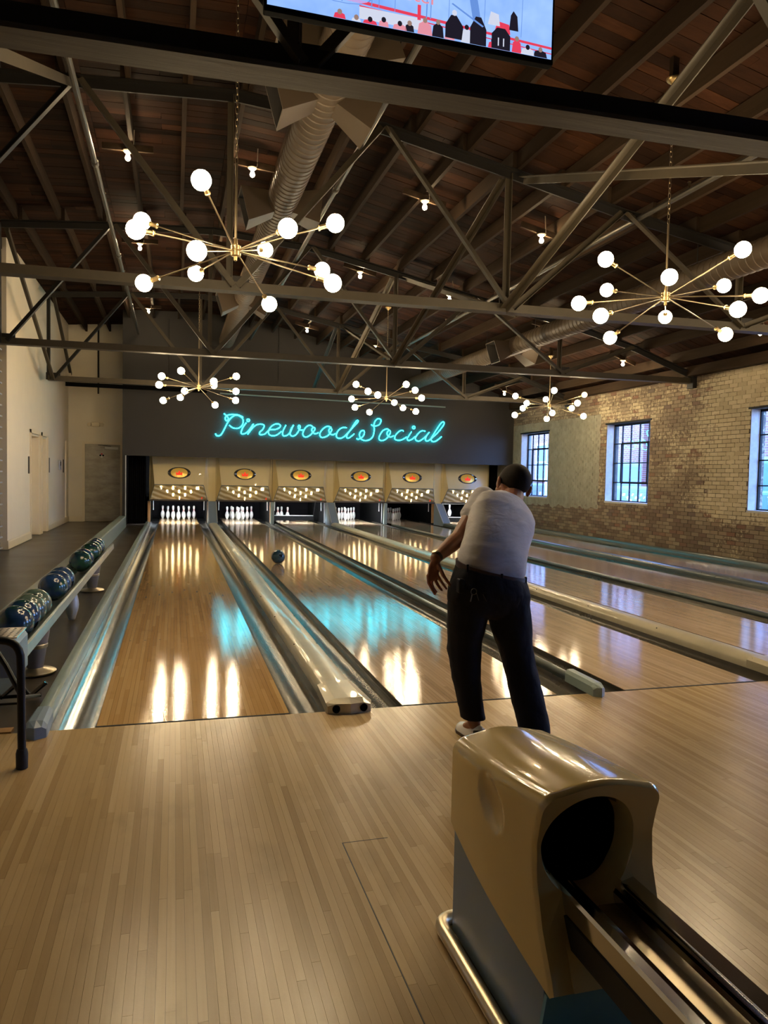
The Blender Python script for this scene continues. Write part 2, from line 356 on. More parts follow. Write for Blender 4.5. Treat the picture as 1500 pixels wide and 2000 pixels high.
NEON = [[[-2.866,.254],[-2.798,.2],[-2.751,.132],[-2.774,.074],[-2.815,.079],[-2.831,.147],[-2.775,.212],[-2.65,.241],[-2.512,.235],[-2.42,.204],[-2.369,.171]],[[-3.076,-.273],[-3.053,-.318],[-2.997,-.332],[-2.929,-.291],[-2.862,-.173],[-2.784,-.008],[-2.694,.135],[-2.581,.22],[-2.478,.213],[-2.385,.148],[-2.368,.044],[-2.406,-.051],[-2.497,-.113],[-2.6,-.116],[-2.669,-.089],[-2.727,-.04]],[[-2.285,.042],[-2.371,-.085],[-2.416,-.203],[-2.404,-.256],[-2.346,-.254],[-2.277,-.221],[-2.209,-.148],[-2.152,-.064],[-2.099,.019]],[[-2.205,.106],[-2.209,.09],[-2.221,.077],[-2.237,.072],[-2.253,.076],[-2.265,.087],[-2.269,.103],[-2.265,.12],[-2.254,.132],[-2.237,.137],[-2.221,.134],[-2.209,.122],[-2.205,.106]],[[-2.099,.019],[-2.163,-.112],[-2.247,-.266]],[[-2.247,-.266],[-2.117,-.086],[-2.001,-.0],[-1.885,.016],[-1.819,-.017],[-1.848,-.111],[-1.929,-.196],[-1.933,-.251],[-1.882,-.26],[-1.8,-.239],[-1.719,-.165],[-1.661,-.121],[-1.531,-.111],[-1.414,-.06],[-1.386,.0],[-1.439,.038],[-1.533,.03],[-1.638,-.045],[-1.7,-.165],[-1.683,-.246],[-1.6,-.279],[-1.482,-.256],[-1.353,-.152]],[[-1.237,.018],[-1.306,-.115],[-1.329,-.222],[-1.292,-.273],[-1.209,-.253],[-1.127,-.179],[-1.069,-.047],[-1.034,.026],[-1.104,-.095],[-1.121,-.226],[-1.054,-.271],[-.959,-.221],[-.877,-.087],[-.854,-.003],[-.89,.024],[-.909,-.022],[-.877,-.082],[-.816,-.104],[-.781,-.088]],[[-.491,-.02],[-.577,.039],[-.673,.004],[-.756,-.106],[-.778,-.226],[-.705,-.283],[-.585,-.231],[-.466,-.095],[-.455,-.035],[-.499,-.02],[-.539,-.074],[-.514,-.145],[-.44,-.185],[-.355,-.151]],[[-.003,-.001],[-.101,.031],[-.211,-.026],[-.307,-.149],[-.305,-.245],[-.231,-.279],[-.097,-.226],[-.001,-.102],[.01,-.042],[-.034,-.019],[-.068,-.081],[-.037,-.164],[.038,-.197],[.116,-.158]],[[.43,.01],[.318,.011],[.207,-.058],[.143,-.181],[.162,-.265],[.249,-.286],[.36,-.234],[.482,-.109],[.616,.042],[.727,.167],[.751,.205],[.713,.22],[.652,.14],[.543,-.034],[.445,-.171],[.435,-.256],[.497,-.266],[.583,-.202],[.645,-.147]],[[.71,-.271],[.761,-.293],[.861,-.241],[.922,-.154],[.925,-.068],[.882,-.045],[.82,-.084],[.791,-.171],[.836,-.279],[.951,-.323],[1.077,-.295],[1.164,-.218],[1.2,-.107],[1.21,.016],[1.196,.101],[1.231,.224],[1.306,.293],[1.383,.279],[1.397,.219],[1.348,.131],[1.247,.09],[1.157,.099],[1.119,.122]],[[1.633,-.005],[1.568,.022],[1.454,-.037],[1.367,-.175],[1.356,-.273],[1.434,-.307],[1.561,-.254],[1.661,-.115],[1.677,-.041],[1.633,-.018],[1.583,-.081],[1.597,-.154],[1.676,-.201],[1.778,-.16]],[[2.06,-.027],[2.008,.001],[1.918,-.044],[1.829,-.146],[1.806,-.246],[1.884,-.28],[2.001,-.271],[2.155,-.184]],[[2.295,-.03],[2.22,-.145],[2.169,-.233],[2.21,-.277],[2.313,-.241],[2.416,-.15]],[[2.395,.093],[2.39,.075],[2.377,.062],[2.359,.056],[2.34,.06],[2.327,.073],[2.321,.09],[2.326,.107],[2.339,.121],[2.357,.126],[2.376,.122],[2.389,.11],[2.395,.093]],[[2.703,-.003],[2.597,.006],[2.493,-.073],[2.417,-.188],[2.432,-.262],[2.525,-.284],[2.655,-.204],[2.771,-.088],[2.823,-.024],[2.746,-.126],[2.709,-.228],[2.75,-.276],[2.829,-.248],[2.92,-.17]],[[2.92,-.17],[3.05,-.053],[3.193,.115],[3.263,.231],[3.243,.281],[3.176,.253],[3.073,.111],[2.944,-.094],[2.881,-.209],[2.923,-.283],[3.016,-.272],[3.121,-.201],[3.194,-.136]]]

# ================================================================== the room
LW = 1.054; G1 = .6934; G2 = .5046; GW = .235
LX = [0, LW+G1, 2*LW+G1+G2, 3*LW+2*G1+G2, 4*LW+2*G1+2*G2, 5*LW+3*G1+2*G2]
LC = [x+LW/2 for x in LX]
WR = 9.96            # inner face of the brick wall
WL = -2.38           # inner face of the left wall
YB = 15.55           # face of the dark bulkhead wall
PROF = [(-2.75,5.10),(-2.15,5.15),(-.55,5.27),(1.0,5.34),(2.57,5.21),(4.1,4.9),(5.5,4.6),(7.2,4.3),(8.67,3.93),(10.1,3.42),(10.35,3.33)]
def zt(x):
    for (a,b),(c,d) in zip(PROF, PROF[1:]):
        if x <= c: return b+(d-b)*(x-a)/(c-a)
    return PROF[-1][1]
JD = .2              # joist depth
CAMP = Vector((.3998,-4.2022,1.39))
def inview(p, mx=1.06):
    d = Vector(p)-CAMP; z = d.dot(fwd)
    return z > .3 and abs(d.dot(r2)/z) < 750/FPX*mx and abs(d.dot(u2)/z) < 1000/FPX*mx
def depth(p): return (Vector(p)-CAMP).dot(fwd)

# ---- floors
f = struct(MB().box(-5, -.336, -6.5, 20, -.30, -.012).box(-.336, WR+.3, -6.5, 20, -.30, -.115).build('floor', W['concrete']))
ap = MB().box(-2.3, WR, -6.0, -.005, -.115, -.006).build('floor', W['rubber']); struct(ap)
unit = MB().box(-.5,.5,0,1,-1,0).mesh('board', W['approach'])
BW = .0266; cand = []
x = -2.3
while x < WR-.02:
    y = -.012
    y -= 0
    first = True
    while y > -6.0:
        L = rnd.uniform(.35,1.7) if not first else rnd.uniform(.1,1.5)
        first = False
        y0 = max(-6.0, y-L); cand.append((x+BW/2, y0, y-y0-.001, rnd.uniform(-.00025,0))); y = y0
    x += BW
def key(c):
    best = 1e9
    for yy in (c[1]+.02, c[1]+c[2]/2, c[1]+c[2]-.02):
        if inview((c[0],yy,0)): best = min(best, depth((c[0],yy,0))/max(c[2],.3)**.5)
    return best
cand.sort(key=key)
for c in cand[:300]: inst('board', unit, ap, (c[0],c[1],c[3]), scale=(BW-.0006,c[2],.006))
mb = MB()
for c in cand[300:]: mb.box(c[0]-BW/2+.0003, c[0]+BW/2-.0003, c[1], c[1]+c[2], -.006, c[3])
tag(mb.build('boards', W['approach'], ap, fix=False), kind='stuff')
struct(MB().box(-2.3,-.42,-.004,.07,-.012,.006).build('trim_1', W['woodend']))
# metal seam plate sunk round the ball return
mb = MB()
for a,b,c,d in ((1.02,1.0235,-6,-1.55),(1.0235,1.2,-1.553,-1.55)): mb.box(a,b,c,d,-.003,.0006)
struct(mb.build('trim_2', W['steel_dark']))

# ---- lanes
LNAME = ['leftmost lane','second lane from the left','third lane from the left','fourth lane from the left','fifth lane from the left','rightmost lane']
for i in range(6):
    m = W['lane_orange'] if i == 0 else W['lane']
    L = MB().box(LX[i], LX[i]+LW, .008, 17.95, -.07, 0).build('bowling_lane', m, loc=(LC[i],.008,0))
    tag(L, ['amber lacquered bowling lane, the leftmost, ending at a full row of pins','lacquered bowling lane the blue ball is rolling down','lacquered bowling lane ending at a lowered sweep bar','fourth bowling lane from the left, just right of the bowler in white','fifth bowling lane from the left with a dim pin deck','rightmost bowling lane along the brick wall'][i], 'lane')
    MB().box(LX[i], LX[i]+LW, 17.952, 19.3, -.07, .0).build('pin_deck', m, L)
    MB().box(LX[i]-.004, LX[i]+LW+.004, -.006, .008, -.01, .0012).build('foul_line', W['rubber'], L)
    for k in range(7):
        ax = LX[i] + .107 + k*.139; ay = 4.26+.155*(3-abs(3-k))
        MB().add([(ax-.012,ay,.0006),(ax+.012,ay,.0006),(ax,ay+.12,.0006),(ax-.012,ay,.0002),(ax+.012,ay,.0002),(ax,ay+.12,.0002)], [(0,1,2),(5,4,3),(0,3,4,1),(1,4,5,2),(2,5,3,0)]).build('lane_arrow', W['rubber'], L)
    for k in (0,1,2,6,7,8):
        ax = LX[i] + .06 + k*.1168
        MB().lathe([(.008,.0002),(.008,.0006)], (ax,2.11,0), 8).build('guide_dot', W['rubber'], L)
# ---- gutters
def gutter_prof(x0, s):     # from the lane edge outwards, s = -1 left, +1 right
    x0 = x0+s*.0015; pr = [(x0, -.004), (x0+s*.004, -.03)]
    for k in range(11):
        a = PI*(k/10); pr.append((x0+s*(.117-.108*math.cos(a)), -.03-.062*math.sin(a)))
    pr += [(x0+s*.233, -.004)]
    return pr
for i in range(6):
    for s, side in ((-1,'left'),(1,'right')):
        x0 = LX[i] if s < 0 else LX[i]+LW
        pr = gutter_prof(x0, s); back = [(a,b-.004) for a,b in pr]
        mb = MB(); mb.ext(pr+back[::-1], .01, 17.9)
        g = mb.build('gutter', W['silver'] if (i == 0 and s < 0) else W['gutter'], smooth=40, loc=(x0+s*.117,.01,-.05))
        tag(g, ('silvery scuffed' if (i == 0 and s < 0) else 'dark metal')+' gutter along the '+side+' edge of the '+LNAME[i], 'gutter')
# ---- capping strips between the gutters
def capping(name, xc, w, h, m, label, y0, flat=False, end='block'):
    e = empty(name, (xc, y0, 0), 0, label, 'capping')
    hw = w/2
    if flat == 'pipe':
        pts = [(xc+hw*math.cos(a), h-hw+hw*math.sin(a)*1.0) for a in [PI*(-.15+1.3*k/12) for k in range(13)]]
        pts = [(xc+.015,-.03),(xc+.015,.002)]+pts+[(xc-.015,.002),(xc-.015,-.03)]
    else:
        pts = [(xc+hw,-.03),(xc+hw,h*.45),(xc+hw*.93,h*.66),(xc+hw*.74,h*.86),(xc+hw*.35,h*.97),(xc,h),(xc-hw*.35,h*.97),(xc-hw*.74,h*.86),(xc-hw*.93,h*.66),(xc-hw,h*.45),(xc-hw,-.03)]
    segs = [(y0+.36, 4.6), (4.604, 9.2), (9.204, 13.8), (13.804, 15.74)]
    for a, b in segs: MB().ext(pts, a, b).build('cover', m, e, smooth=40)
    for yy in [y0+.4+1.15*k for k in range(8)]:
        for s in ((-1,1) if flat != 'pipe' else ()):
            MB().sphere((xc+s*hw*.8, yy, h*.83), .006, 8, 5).build('screw', W['gutter'], e)
    return e
def end_block(e, xc, w, h, y0, L, m, holes=False):
    hw = w/2
    mb = MB()
    # faceted block: nose narrows and is cut back at an angle on both sides of a centre ridge
    pts = []
    for y, sx, top, nose in ((y0+L, .90, h*1.0, 0),(y0+.06, 1.05, h*.98, 0),(y0, 1.0, h*.72, 1)):
        yy = y
        pts.append([(xc-hw*sx, yy+nose*.035, 0),(xc-hw*sx, yy+nose*.035, top*.72),(xc-hw*sx*.62, yy+nose*.02, top),(xc, yy-nose*.0, top*1.03),(xc+hw*sx*.62, yy+nose*.02, top),(xc+hw*sx, yy+nose*.035, top*.72),(xc+hw*sx, yy+nose*.035, 0)])
    vs = [p for row in pts for p in row]; n = 7; fs = []
    for i in range(2):
        for j in range(n-1): fs.append((i*n+j, i*n+j+1, (i+1)*n+j+1, (i+1)*n+j))
    fs.append(tuple(range(n)))
    o = 2*n
    vs.append((xc, y0, 0)); c = len(vs)-1
    fs += [(o+0,o+1,o+2,o+3,c),(o+3,o+4,o+5,o+6,c)]
    mb.add(vs, fs)
    b = mb.build('end_block', m, e)
    if holes:
        for s in (-1,1):
            MB().lathe([(.023,0),(.023,.012),(.017,.014),(.015,.006)], (xc+s*hw*.62, y0+.0245, h*.36), 18, axis=(s*.27,-1,.0), capt=True).build('bolt_hole', W['black'], b)
    return b
XO = -.239
# left outer rail (silver-teal)
e = empty('capping', (XO-.045, -.15, 0), 0, 'pale teal rail along the outer left side of the leftmost lane', 'capping')
for a, b in ((.12,4.6),(4.604,9.2),(9.204,13.8),(13.804,16.4)):
    MB().ext([(XO+.002,-.03),(XO+.002,.035),(XO-.015,.062),(XO-.05,.07),(XO-.085,.055),(XO-.1,.02),(XO-.1,-.02)], a, b).build('cover', W['teal'], e, smooth=40)
end_block(e, XO-.045, .105, .085, -.15, .30, W['bluegrey'])
gaps = [(LX[i]+LW+LX[i+1])/2 for i in range(5)]
e = capping('capping', gaps[0], .224, .078, W['cap_cream'], 'worn cream rounded capping with two-holed end block between first and second lane', -.09)
end_block(e, gaps[0], .262, .082, -.09, .43, W['cap_cream'], True)
e = capping('capping', gaps[1], .052, .055, W['teal_dark'], 'slim dull teal pipe divider ending in a teal block beside the bowler', -.115, 'pipe')
end_block(e, gaps[1], .085, .082, -.115, .40, W['teal'])
e = capping('capping', gaps[2], .224, .085, W['cap_cream'], 'broad cream capping with pale end block, right of the bowler', -.09)
end_block(e, gaps[2], .262, .085, -.09, .43, W['cap_cream'], True)
e = capping('capping', gaps[3], .06, .055, W['teal_dark'], 'slim dark teal pipe divider between the fourth and fifth lanes', -.115, 'pipe')
end_block(e, gaps[3], .085, .082, -.115, .40, W['teal'])
e = capping('capping', gaps[4], .224, .085, W['teal_dark'], 'broad teal capping between the fifth and rightmost lanes', -.09)
end_block(e, gaps[4], .262, .085, -.09, .43, W['cap_cream'], True)
xr = LX[5]+LW+GW
e = empty('capping', (xr+.06, -.1, 0), 0, 'dark teal rail at the foot of the brick wall', 'capping')
MB().ext([(xr+.003,-.03),(xr+.003,.06),(xr+.03,.10),(xr+.10,.105),(xr+.14,.08),(xr+.145,-.01)], -.05, 16.4).build('cover', W['teal_dark'], e, smooth=40)
MB().box(xr+.146, WR-.012, -.05, 15.5, -.115, .06).build('ledge', W['rubber'], e)

# ---- left wall with two recessed doorways
mb = MB(); T = .30
ys = [(9.8,11.95),(13.05,13.25),(13.98,17.44)]
for a,b in ys: mb.box(WL-T, WL, a, b, -.1, 2.13)
mb.box(WL-T, WL, 9.8, 17.44, 2.13, 5.36)
wl = struct(mb.build('wall_left', W['cream_wall']))
struct(MB().box(-5.0,-4.85,-6.5,9.8,0,5.3).build('wall_left', W['cream_wall']))
struct(MB().box(-5.0,WL-T,9.82,9.95,-.1,5.3).build('wall_left', W['cream_wall']))
for k,(a,b) in enumerate(((11.95,13.05),(13.25,13.98))):
    struct(MB().box(WL-.31, WL-.28, a-.05, b+.05, -.1, 2.2).build('wall_left', W['cream_wall'])); d = struct(MB().box(WL-.27, WL-.225, a+.045, b-.045, -.01, 2.08).build('door_%d' % (k+1), W['cream_wall']))
    for (u0,u1,z0,z1) in ((a,a+.045,0,2.13),(b-.045,b,0,2.13),(a+.045,b-.045,2.085,2.13)):
        MB().box(WL-.28, WL-.02, u0, u1, z0, z1).build('jamb', W['cream_trim'], d)
    for (u0,u1,z0,z1) in ((a-.07,a+.002,0,2.2),(b-.002,b+.07,0,2.2),(a-.07,b+.07,2.128,2.2)):
        MB().box(WL-.001, WL+.022, u0, u1, z0, z1).build('casing', W['cream_trim'], d)
    h = MB().lathe([(.025,0),(.025,.012),(.012,.014),(.012,.05)], (WL-.225, b-.13, 1.0), 12, axis=(1,0,0)); h.tube([(WL-.178,b-.13,1.0),(WL-.172,b-.16,1.0),(WL-.172,b-.26,1.0)], .011, 8)
    h.build('door_lever', W['steel_dark'], d)
    MB().box(WL-.224, WL-.222, a+.1, b-.1, .02, .3).build('kick_plate', W['offgrey'], d)
for (a,b) in ((9.78,11.88),(14.05,17.43)):
    struct(MB().ext([(WL,0),(WL+.018,0),(WL+.018,.12),(WL+.008,.145),(WL,.145)], a, b).build('baseboard_left', W['cream_trim']))
struct(MB().box(WL-.12,WL+.018,9.778,9.8,0,.145).build('baseboard_left', W['cream_trim']))
struct(MB().box(WL-.002,WL+.03,16.8,16.9,.145,2.17).build('trim_3', W['cream_trim']))
struct(MB().box(WL-.13,WL+.004,9.785,9.8,.145,3.55).build('trim_4', W['cream_trim']))
for n,(y,z,h,lab) in enumerate(((11.75,1.48,.34,'small upright plaque left of the first doorway on the cream wall'),(14.2,1.5,.34,'small upright plaque right of the second doorway'),(16.45,1.5,.34,'narrow sign plaque near the far corner of the cream wall'))):
    o = MB().bevbox(WL, WL+.012, y-.06, y+.06, z-h/2, z+h/2, .004, 1).build('wall_plaque', W['steel'], loc=(WL,y,z)); tag(o, lab, 'plaque')
o = empty('thermostat', (WL,15.75,1.52), 0, 'small grey wall thermostat box on the cream wall past the doorways', 'thermostat')
MB().bevbox(WL, WL+.04, 15.62, 15.88, 1.40, 1.64, .01, 2).build('case', W['offgrey'], o); MB().box(WL+.04, WL+.043, 15.68, 15.82, 1.5, 1.6).build('screen', W['steel_dark'], o)

# ---- back wall left of the lanes with the metal door
dx0, dx1, dz = -1.96, -1.045, 2.12
mb = MB()
mb.box(WL-T, dx0-.02, 17.45, 17.6, -.1, 5.4); mb.box(dx1+.02, -.80, 17.45, 17.6, -.1, 5.45); mb.box(dx0-.02, dx1+.02, 17.53, 17.6, -.1, dz+.02); mb.box(dx0-.02, dx1+.02, 17.45, 17.6, dz+.02, 5.45)
struct(mb.build('wall_back', W['cream_wall']))
d = struct(MB().box(dx0, dx1, 17.47, 17.52, .01, dz).build('door_3', None if False else W['offgrey']))
t = NT('scuffed_galvanised_door'); p = t.pos(); nn = t.noise(t.pos(1,1,2.5), 2.2, 5, .65)
t.set(Base_Color=t.ramp(nn, [(.3,(.25,.225,.18)),(.55,(.38,.345,.28)),(.8,(.50,.46,.38))]), Roughness=.42, Metallic=.35); d.data.materials[0] = t.m
for (a,b,c,e2) in ((dx0-.07,dx0,0,dz+.07),(dx1,dx1+.07,0,dz+.07),(dx0,dx1,dz,dz+.07)): MB().box(a,b,17.425,17.475,c,e2).build('door_frame', W['cream_trim'], d)
cl = MB().bevbox(-1.45,-1.10,17.40,17.47,1.985,2.06,.008,1).build('door_closer', W['white'], d)
mb = MB(); mb.bar((-1.3,17.42,2.08),(-1.62,17.40,2.10),.02,.012); mb.bar((-1.28,17.40,2.075),(-1.5,17.38,2.09),.02,.012); mb.build('closer_arm', W['steel_dark'], cl)
s = MB(); s.add([(-1.53,17.462,1.74),(-1.45,17.462,1.82),(-1.53,17.462,1.90),(-1.61,17.462,1.82),(-1.53,17.469,1.74),(-1.45,17.469,1.82),(-1.53,17.469,1.90),(-1.61,17.469,1.82)], [(0,1,2,3),(7,6,5,4),(0,4,5,1),(1,5,6,2),(2,6,7,3),(3,7,4,0)])
st = s.build('hazard_diamond', W['white'], d)
for (cx,cz,mm) in ((-1.53,1.858,W['pin_red']),(-1.568,1.82,W['black']),(-1.492,1.82,W['black'])):
    MB().add([(cx,17.4615,cz-.034),(cx+.034,17.4615,cz),(cx,17.4615,cz+.034),(cx-.034,17.4615,cz)], [(0,1,2,3)]).build('diamond_field', mm, st)
struct(MB().box(WL+.02, dx0-.08, 17.432, 17.45, 0, .145).build('baseboard_back', W['cream_trim']))
o = empty('emergency_light', (-1.685,17.45,2.66), 0, 'cream twin-head emergency light above the metal door', 'light')
MB().bevbox(-1.79,-1.58,17.36,17.45,2.60,2.72,.015,2).build('case', W['cream_trim'], o)
for s_ in (-1,1):
    MB().lathe([(.02,-.03),(.05,0),(.055,.035),(.05,.04)], (-1.685+s_*.15,17.40,2.66), 14, axis=(s_*.4,-1,-.15)).build('lamp_head', W['cream_trim'], o)
tag(MB().tube([(-1.617,17.42,5.4),(-1.617,17.42,3.5)], .022, 8).build('conduit', W['steel_dark'], loc=(-1.617,17.42,3.5)), 'black vertical conduit high on the wall above the metal door', 'conduit')
tag(MB().box(-2.2,1.2,15.50,YB+.0,3.47,3.57).build('curtain_track', W['black'], loc=(-.5,15.38,3.5)), 'black track running along the wall under the far truss', 'track')

# ---- dark bulkhead over the pin decks
mb = MB(); pts = [(-.87,0),(-.80,0),(-.80,1.80),(WR,1.80)]
top = [(x, zt(x)+JD+.02) for x,_ in reversed(PROF) if -.87 < x < WR]
pts += [(WR, zt(WR)+JD+.02)] + top + [(-.87, zt(-.87)+JD+.02)]
mb.ext([(x,z) for x,z in pts], YB, YB+.2)
struct(mb.build('wall_end', W['charcoal']))
tag(MB().tube([(1.53,YB-.03,3.48),(4.5,YB-.03,3.44),(7.8,YB-.03,3.405)], .018, 8).build('conduit', W['teal'], loc=(1.53,YB-.03,3.48)), 'thin horizontal conduit across the dark wall above the neon sign', 'conduit')  # teal finish stands in for the neon light falling on the conduit
for x in (.25, 3.05): tag(MB().tube([(x,YB-.02,5.3),(x,YB-.02,3.9)], .012, 6).build('conduit', W['charcoal'], loc=(x,YB-.02,3.9)), 'thin dark conduit dropping down the dark wall, '+('left of' if x < 1 else 'above')+' the neon lettering', 'conduit')
# pit behind
struct(MB().box(-.87,WR+.3,19.8,19.95,-.1,5.6).build('wall_back', W['black']))
struct(MB().box(-.87,-.80,15.75,19.8,-.1,5.5).build('wall_pit', W['black']))
struct(MB().box(-.80,WR,16.7,19.8,1.9,1.95).build('ceiling', W['black']))
PITF = MB()
for a,b in zip([-.80]+[x+LW for x in LX], LX+[WR]): PITF.box(a+.001,b-.001,17.91,19.44,-.11,-.03)
struct(PITF.build('floor', W['black']))
struct(MB().box(-.79,-.25,16.66,17.9,-.115,-.03).build('floor', W['black']))
# curtains
def curtain(x0, x1, y, z0, z1, lab):
    n = 40; P = []
    for zz in (z0, z1): P.append([(x0+(x1-x0)*k/n, y+.028*math.sin(k*1.35)+.01*math.sin(k*.6), zz) for k in range(n+1)])
    P2 = [[(a,b+.012,c) for a,b,c in r] for r in P]
    mb = MB(); mb.grid(P); mb.grid(P2)
    o = mb.build('curtain', W['curtain'], smooth='all', loc=((x0+x1)/2,y,z0)); tag(o, lab, 'curtain')
curtain(-.79,-.34,16.6,.0,1.86,'black cloth curtain left of the leftmost pinsetter')
curtain(9.67,9.95,16.6,.0,1.86,'black cloth curtain right of the rightmost pinsetter')
o = MB().box(-.80,-.775,15.5,15.55,0,1.80).build('corner_strip', W['offgrey'], loc=(-.79,15.52,0)); tag(o, 'pale metal edge strip at the left end of the dark wall', 'strip')
# low curb along the left of the lanes
mb = MB(); mb.ext([(-.77,-.012),(-.77,.25),(-.785,.265),(-.925,.265),(-.94,.25),(-.94,-.012)], 0.9, 15.48)
tag(mb.build('low_curb', W['teal'], loc=(-.85,8,0)), 'long pale teal low curb running behind the ball rack to the dark wall', 'curb')

# ---- right wall: masonry slab, bricks, windows
WIN = [(13.42,15.03),(9.09,10.70),(4.70,6.31),(.33,1.94),(-4.04,-2.43)]
Z0, Z1 = .93, 2.69
mb = MB(); xa, xb = WR, WR+.32; yl, yh = -6.5, 19.9; ztop = 3.62
mb.box(xa,xb,yl,yh,-.1,Z0); mb.box(xa,xb,yl,yh,Z1,ztop)
edge = yl
for a,b in sorted(WIN): mb.box(xa,xb,edge,a,Z0,Z1); edge = b
mb.box(xa,xb,edge,yh,Z0,Z1)
wr = struct(mb.build('wall_right', W['mortar']))
ub = MB(); ub.m = 0
ub.add([(0,0,0),(0,1,0),(0,1,1),(0,0,1),(1,0,0),(1,1,0),(1,1,1),(1,0,1)], [(0,1,2,3),(0,4,5,1),(2,6,7,3),(0,3,7,4),(1,5,6,2)])
ubm = ub.mesh('brick', W['brick'])
CH_, BL = .0757, .2135
bl = []
row = 0; z = .0
while z+CH_ < 3.5:
    y = 4.2 - (row % 2)*BL/2 - (row % 3)*.01
    while y < 15.53:
        a, b = y+.004, min(y+BL-.005, 15.53)
        parts = [(a,b)]
        if z+CH_ > Z0+.01 and z < Z1-.01:
            for wa, wb in WIN:
                nn2 = []
                for (p,q) in parts:
                    if q <= wa or p >= wb: nn2.append((p,q))
                    else:
                        if p < wa: nn2.append((p,wa))
                        if q > wb: nn2.append((wb,q))
                parts = nn2
        for (p,q) in parts:
            if q-p > .03: bl.append((p, z+.004, q-p, CH_-.009, rnd.uniform(.003,.009)))
        y += BL
    z += CH_; row += 1
bl.sort(key=lambda c: depth((WR,c[0],c[1])) if inview((WR,c[0],c[1]),1.0) else 1e6)
for c in bl[:300]: inst('brick', ubm, wr, (WR-c[4],c[0],c[1]), scale=(c[4],c[2],c[3]))
mb = MB()
for (y,z,L,h,d) in bl[300:]:
    mb.add([(WR-d,y,z),(WR-d,y+L,z),(WR-d,y+L,z+h),(WR-d,y,z+h),(WR,y,z),(WR,y+L,z),(WR,y+L,z+h),(WR,y,z+h)], [(0,3,2,1),(0,1,5,4),(2,3,7,6),(0,4,7,3),(1,2,6,5)])
tag(mb.build('bricks', W['brick'], wr, fix=False), kind='stuff')
SILL = plain('bluish_painted_reveal', (.42,.42,.40), .6, 0, .25, 14, .4)
def window(k, ya, yb):
    fx = WR+.19
    w = struct(MB().box(fx,fx+.045,ya,ya+.035,Z0,Z1).build('window_%d' % k, W['window_steel'], loc=(fx,ya,Z0)))
    m = W['window_steel']
    for (a,b,c,d) in ((yb-.035,yb,Z0,Z1),(ya,yb,Z1-.04,Z1),(ya,yb,Z0,Z0+.035)): MB().box(fx,fx+.045,a,b,c,d).build('frame_bar', m, w)
    nc = 5; cw = (yb-ya)/nc; rh = (Z1-Z0)/4
    for i in range(1,nc): MB().box(fx+.008,fx+.036,ya+i*cw-.011,ya+i*cw+.011,Z0+.03,Z1-.03).build('glazing_bar', m, w)
    for j in range(1,4):
        t_ = .011
        MB().box(fx+.006,fx+.038,ya+.03,yb-.03,Z0+j*rh-t_,Z0+j*rh+t_).build('glazing_bar', m, w)
    # heavier pivoting sash round the middle panes
    sa, sb, sc, sd = ya+cw, yb-cw, Z0+rh, Z0+3*rh
    for (a,b,c,d) in ((sa-.022,sa+.022,sc,sd),(sb-.022,sb+.022,sc,sd),(sa,sb,sc-.022,sc+.022),(sa,sb,sd-.022,sd+.022)): MB().box(fx-.006,fx+.04,a,b,c,d).build('sash_bar', m, w)
    pm = MB().box(-.001,.001,.012,cw-.012,.012,rh-.012).mesh('pane', W['glass'])
    for i in range(nc):
        for j in range(4): inst('pane', pm, w, (.022, i*cw, j*rh))
    MB().box(WR-.012, fx, ya, yb, Z0-.03, Z0+.012).build('window_sill', SILL, w)
    for (a,b) in ((ya-.001,ya+.012),(yb-.012,yb+.001)): MB().box(WR+.004,fx,a,b,Z0,Z1).build('reveal', SILL, w)
    MB().box(WR-.012, WR+.03, ya-.05, yb+.05, Z1-.003, Z1+.03).build('lintel', W['window_steel'], w)
    return w
for k,(a,b) in enumerate(WIN): window(k+1, a, b)

# ---- outside: street, brick building, parked truck
og = MB().box(WR+.33, 40, -30, 60, -.3, -.15).build('street', plain('grey_asphalt', (.14,.14,.14), .9)); struct(og)
t = NT('street_brick'); br = t.n('TexBrick'); mp = t.n('Mapping'); t.t.links.new(t.n('NewGeometry').outputs['Position'], mp.inputs[0]); mp.inputs['Rotation'].default_value = (0,0,0)
cv = t.n('CombineXYZ'); sx_ = t.sep(t.n('NewGeometry').outputs['Position']); t.put(cv.inputs[0], sx_[1]); t.put(cv.inputs[1], sx_[2]); t.put(br.inputs['Vector'], cv.outputs[0])
for kk, vv in (('Scale',1.0),('Mortar Size',.010),('Brick Width',.22),('Row Height',.076)): br.inputs[kk].default_value = vv
br.inputs['Color1'].default_value = (.36,.12,.085,1); br.inputs['Color2'].default_value = (.25,.09,.07,1); br.inputs['Mortar'].default_value = (.36,.31,.28,1)
t.set(Base_Color=br.outputs[0], Roughness=.85); W['street_brick'] = t.m
bd = empty('brick_building', (17,20,0), 0, 'red brick building across the street seen through the windows', 'building')
MB().box(17,23,12.3,45,-.15,7).build('wall', W['street_brick'], bd)
for yy in (12.3,19.0,24.6,31):
    MB().box(16.82,17,yy,yy+.55,-.15,7).build('pilaster', W['street_brick'], bd)
for yy in (16.6,21.8,26.4,29.0):
    fr = MB(); fr.box(16.93,17.0,yy,yy+1.1,1.35,1.45); fr.box(16.93,17.0,yy,yy+.1,1.45,3.0); fr.box(16.93,17.0,yy+1.0,yy+1.1,1.45,3.0); fr.box(16.93,17.0,yy,yy+1.1,3.0,3.12); fr.box(16.95,17.0,yy+.1,yy+1.0,2.2,2.26)
    w_ = fr.build('window_frame', W['white'], bd); MB().box(16.96,16.98,yy+.1,yy+1.0,1.45,3.0).build('pane', plain('dark_street_pane', (.05,.07,.09), .1), w_)
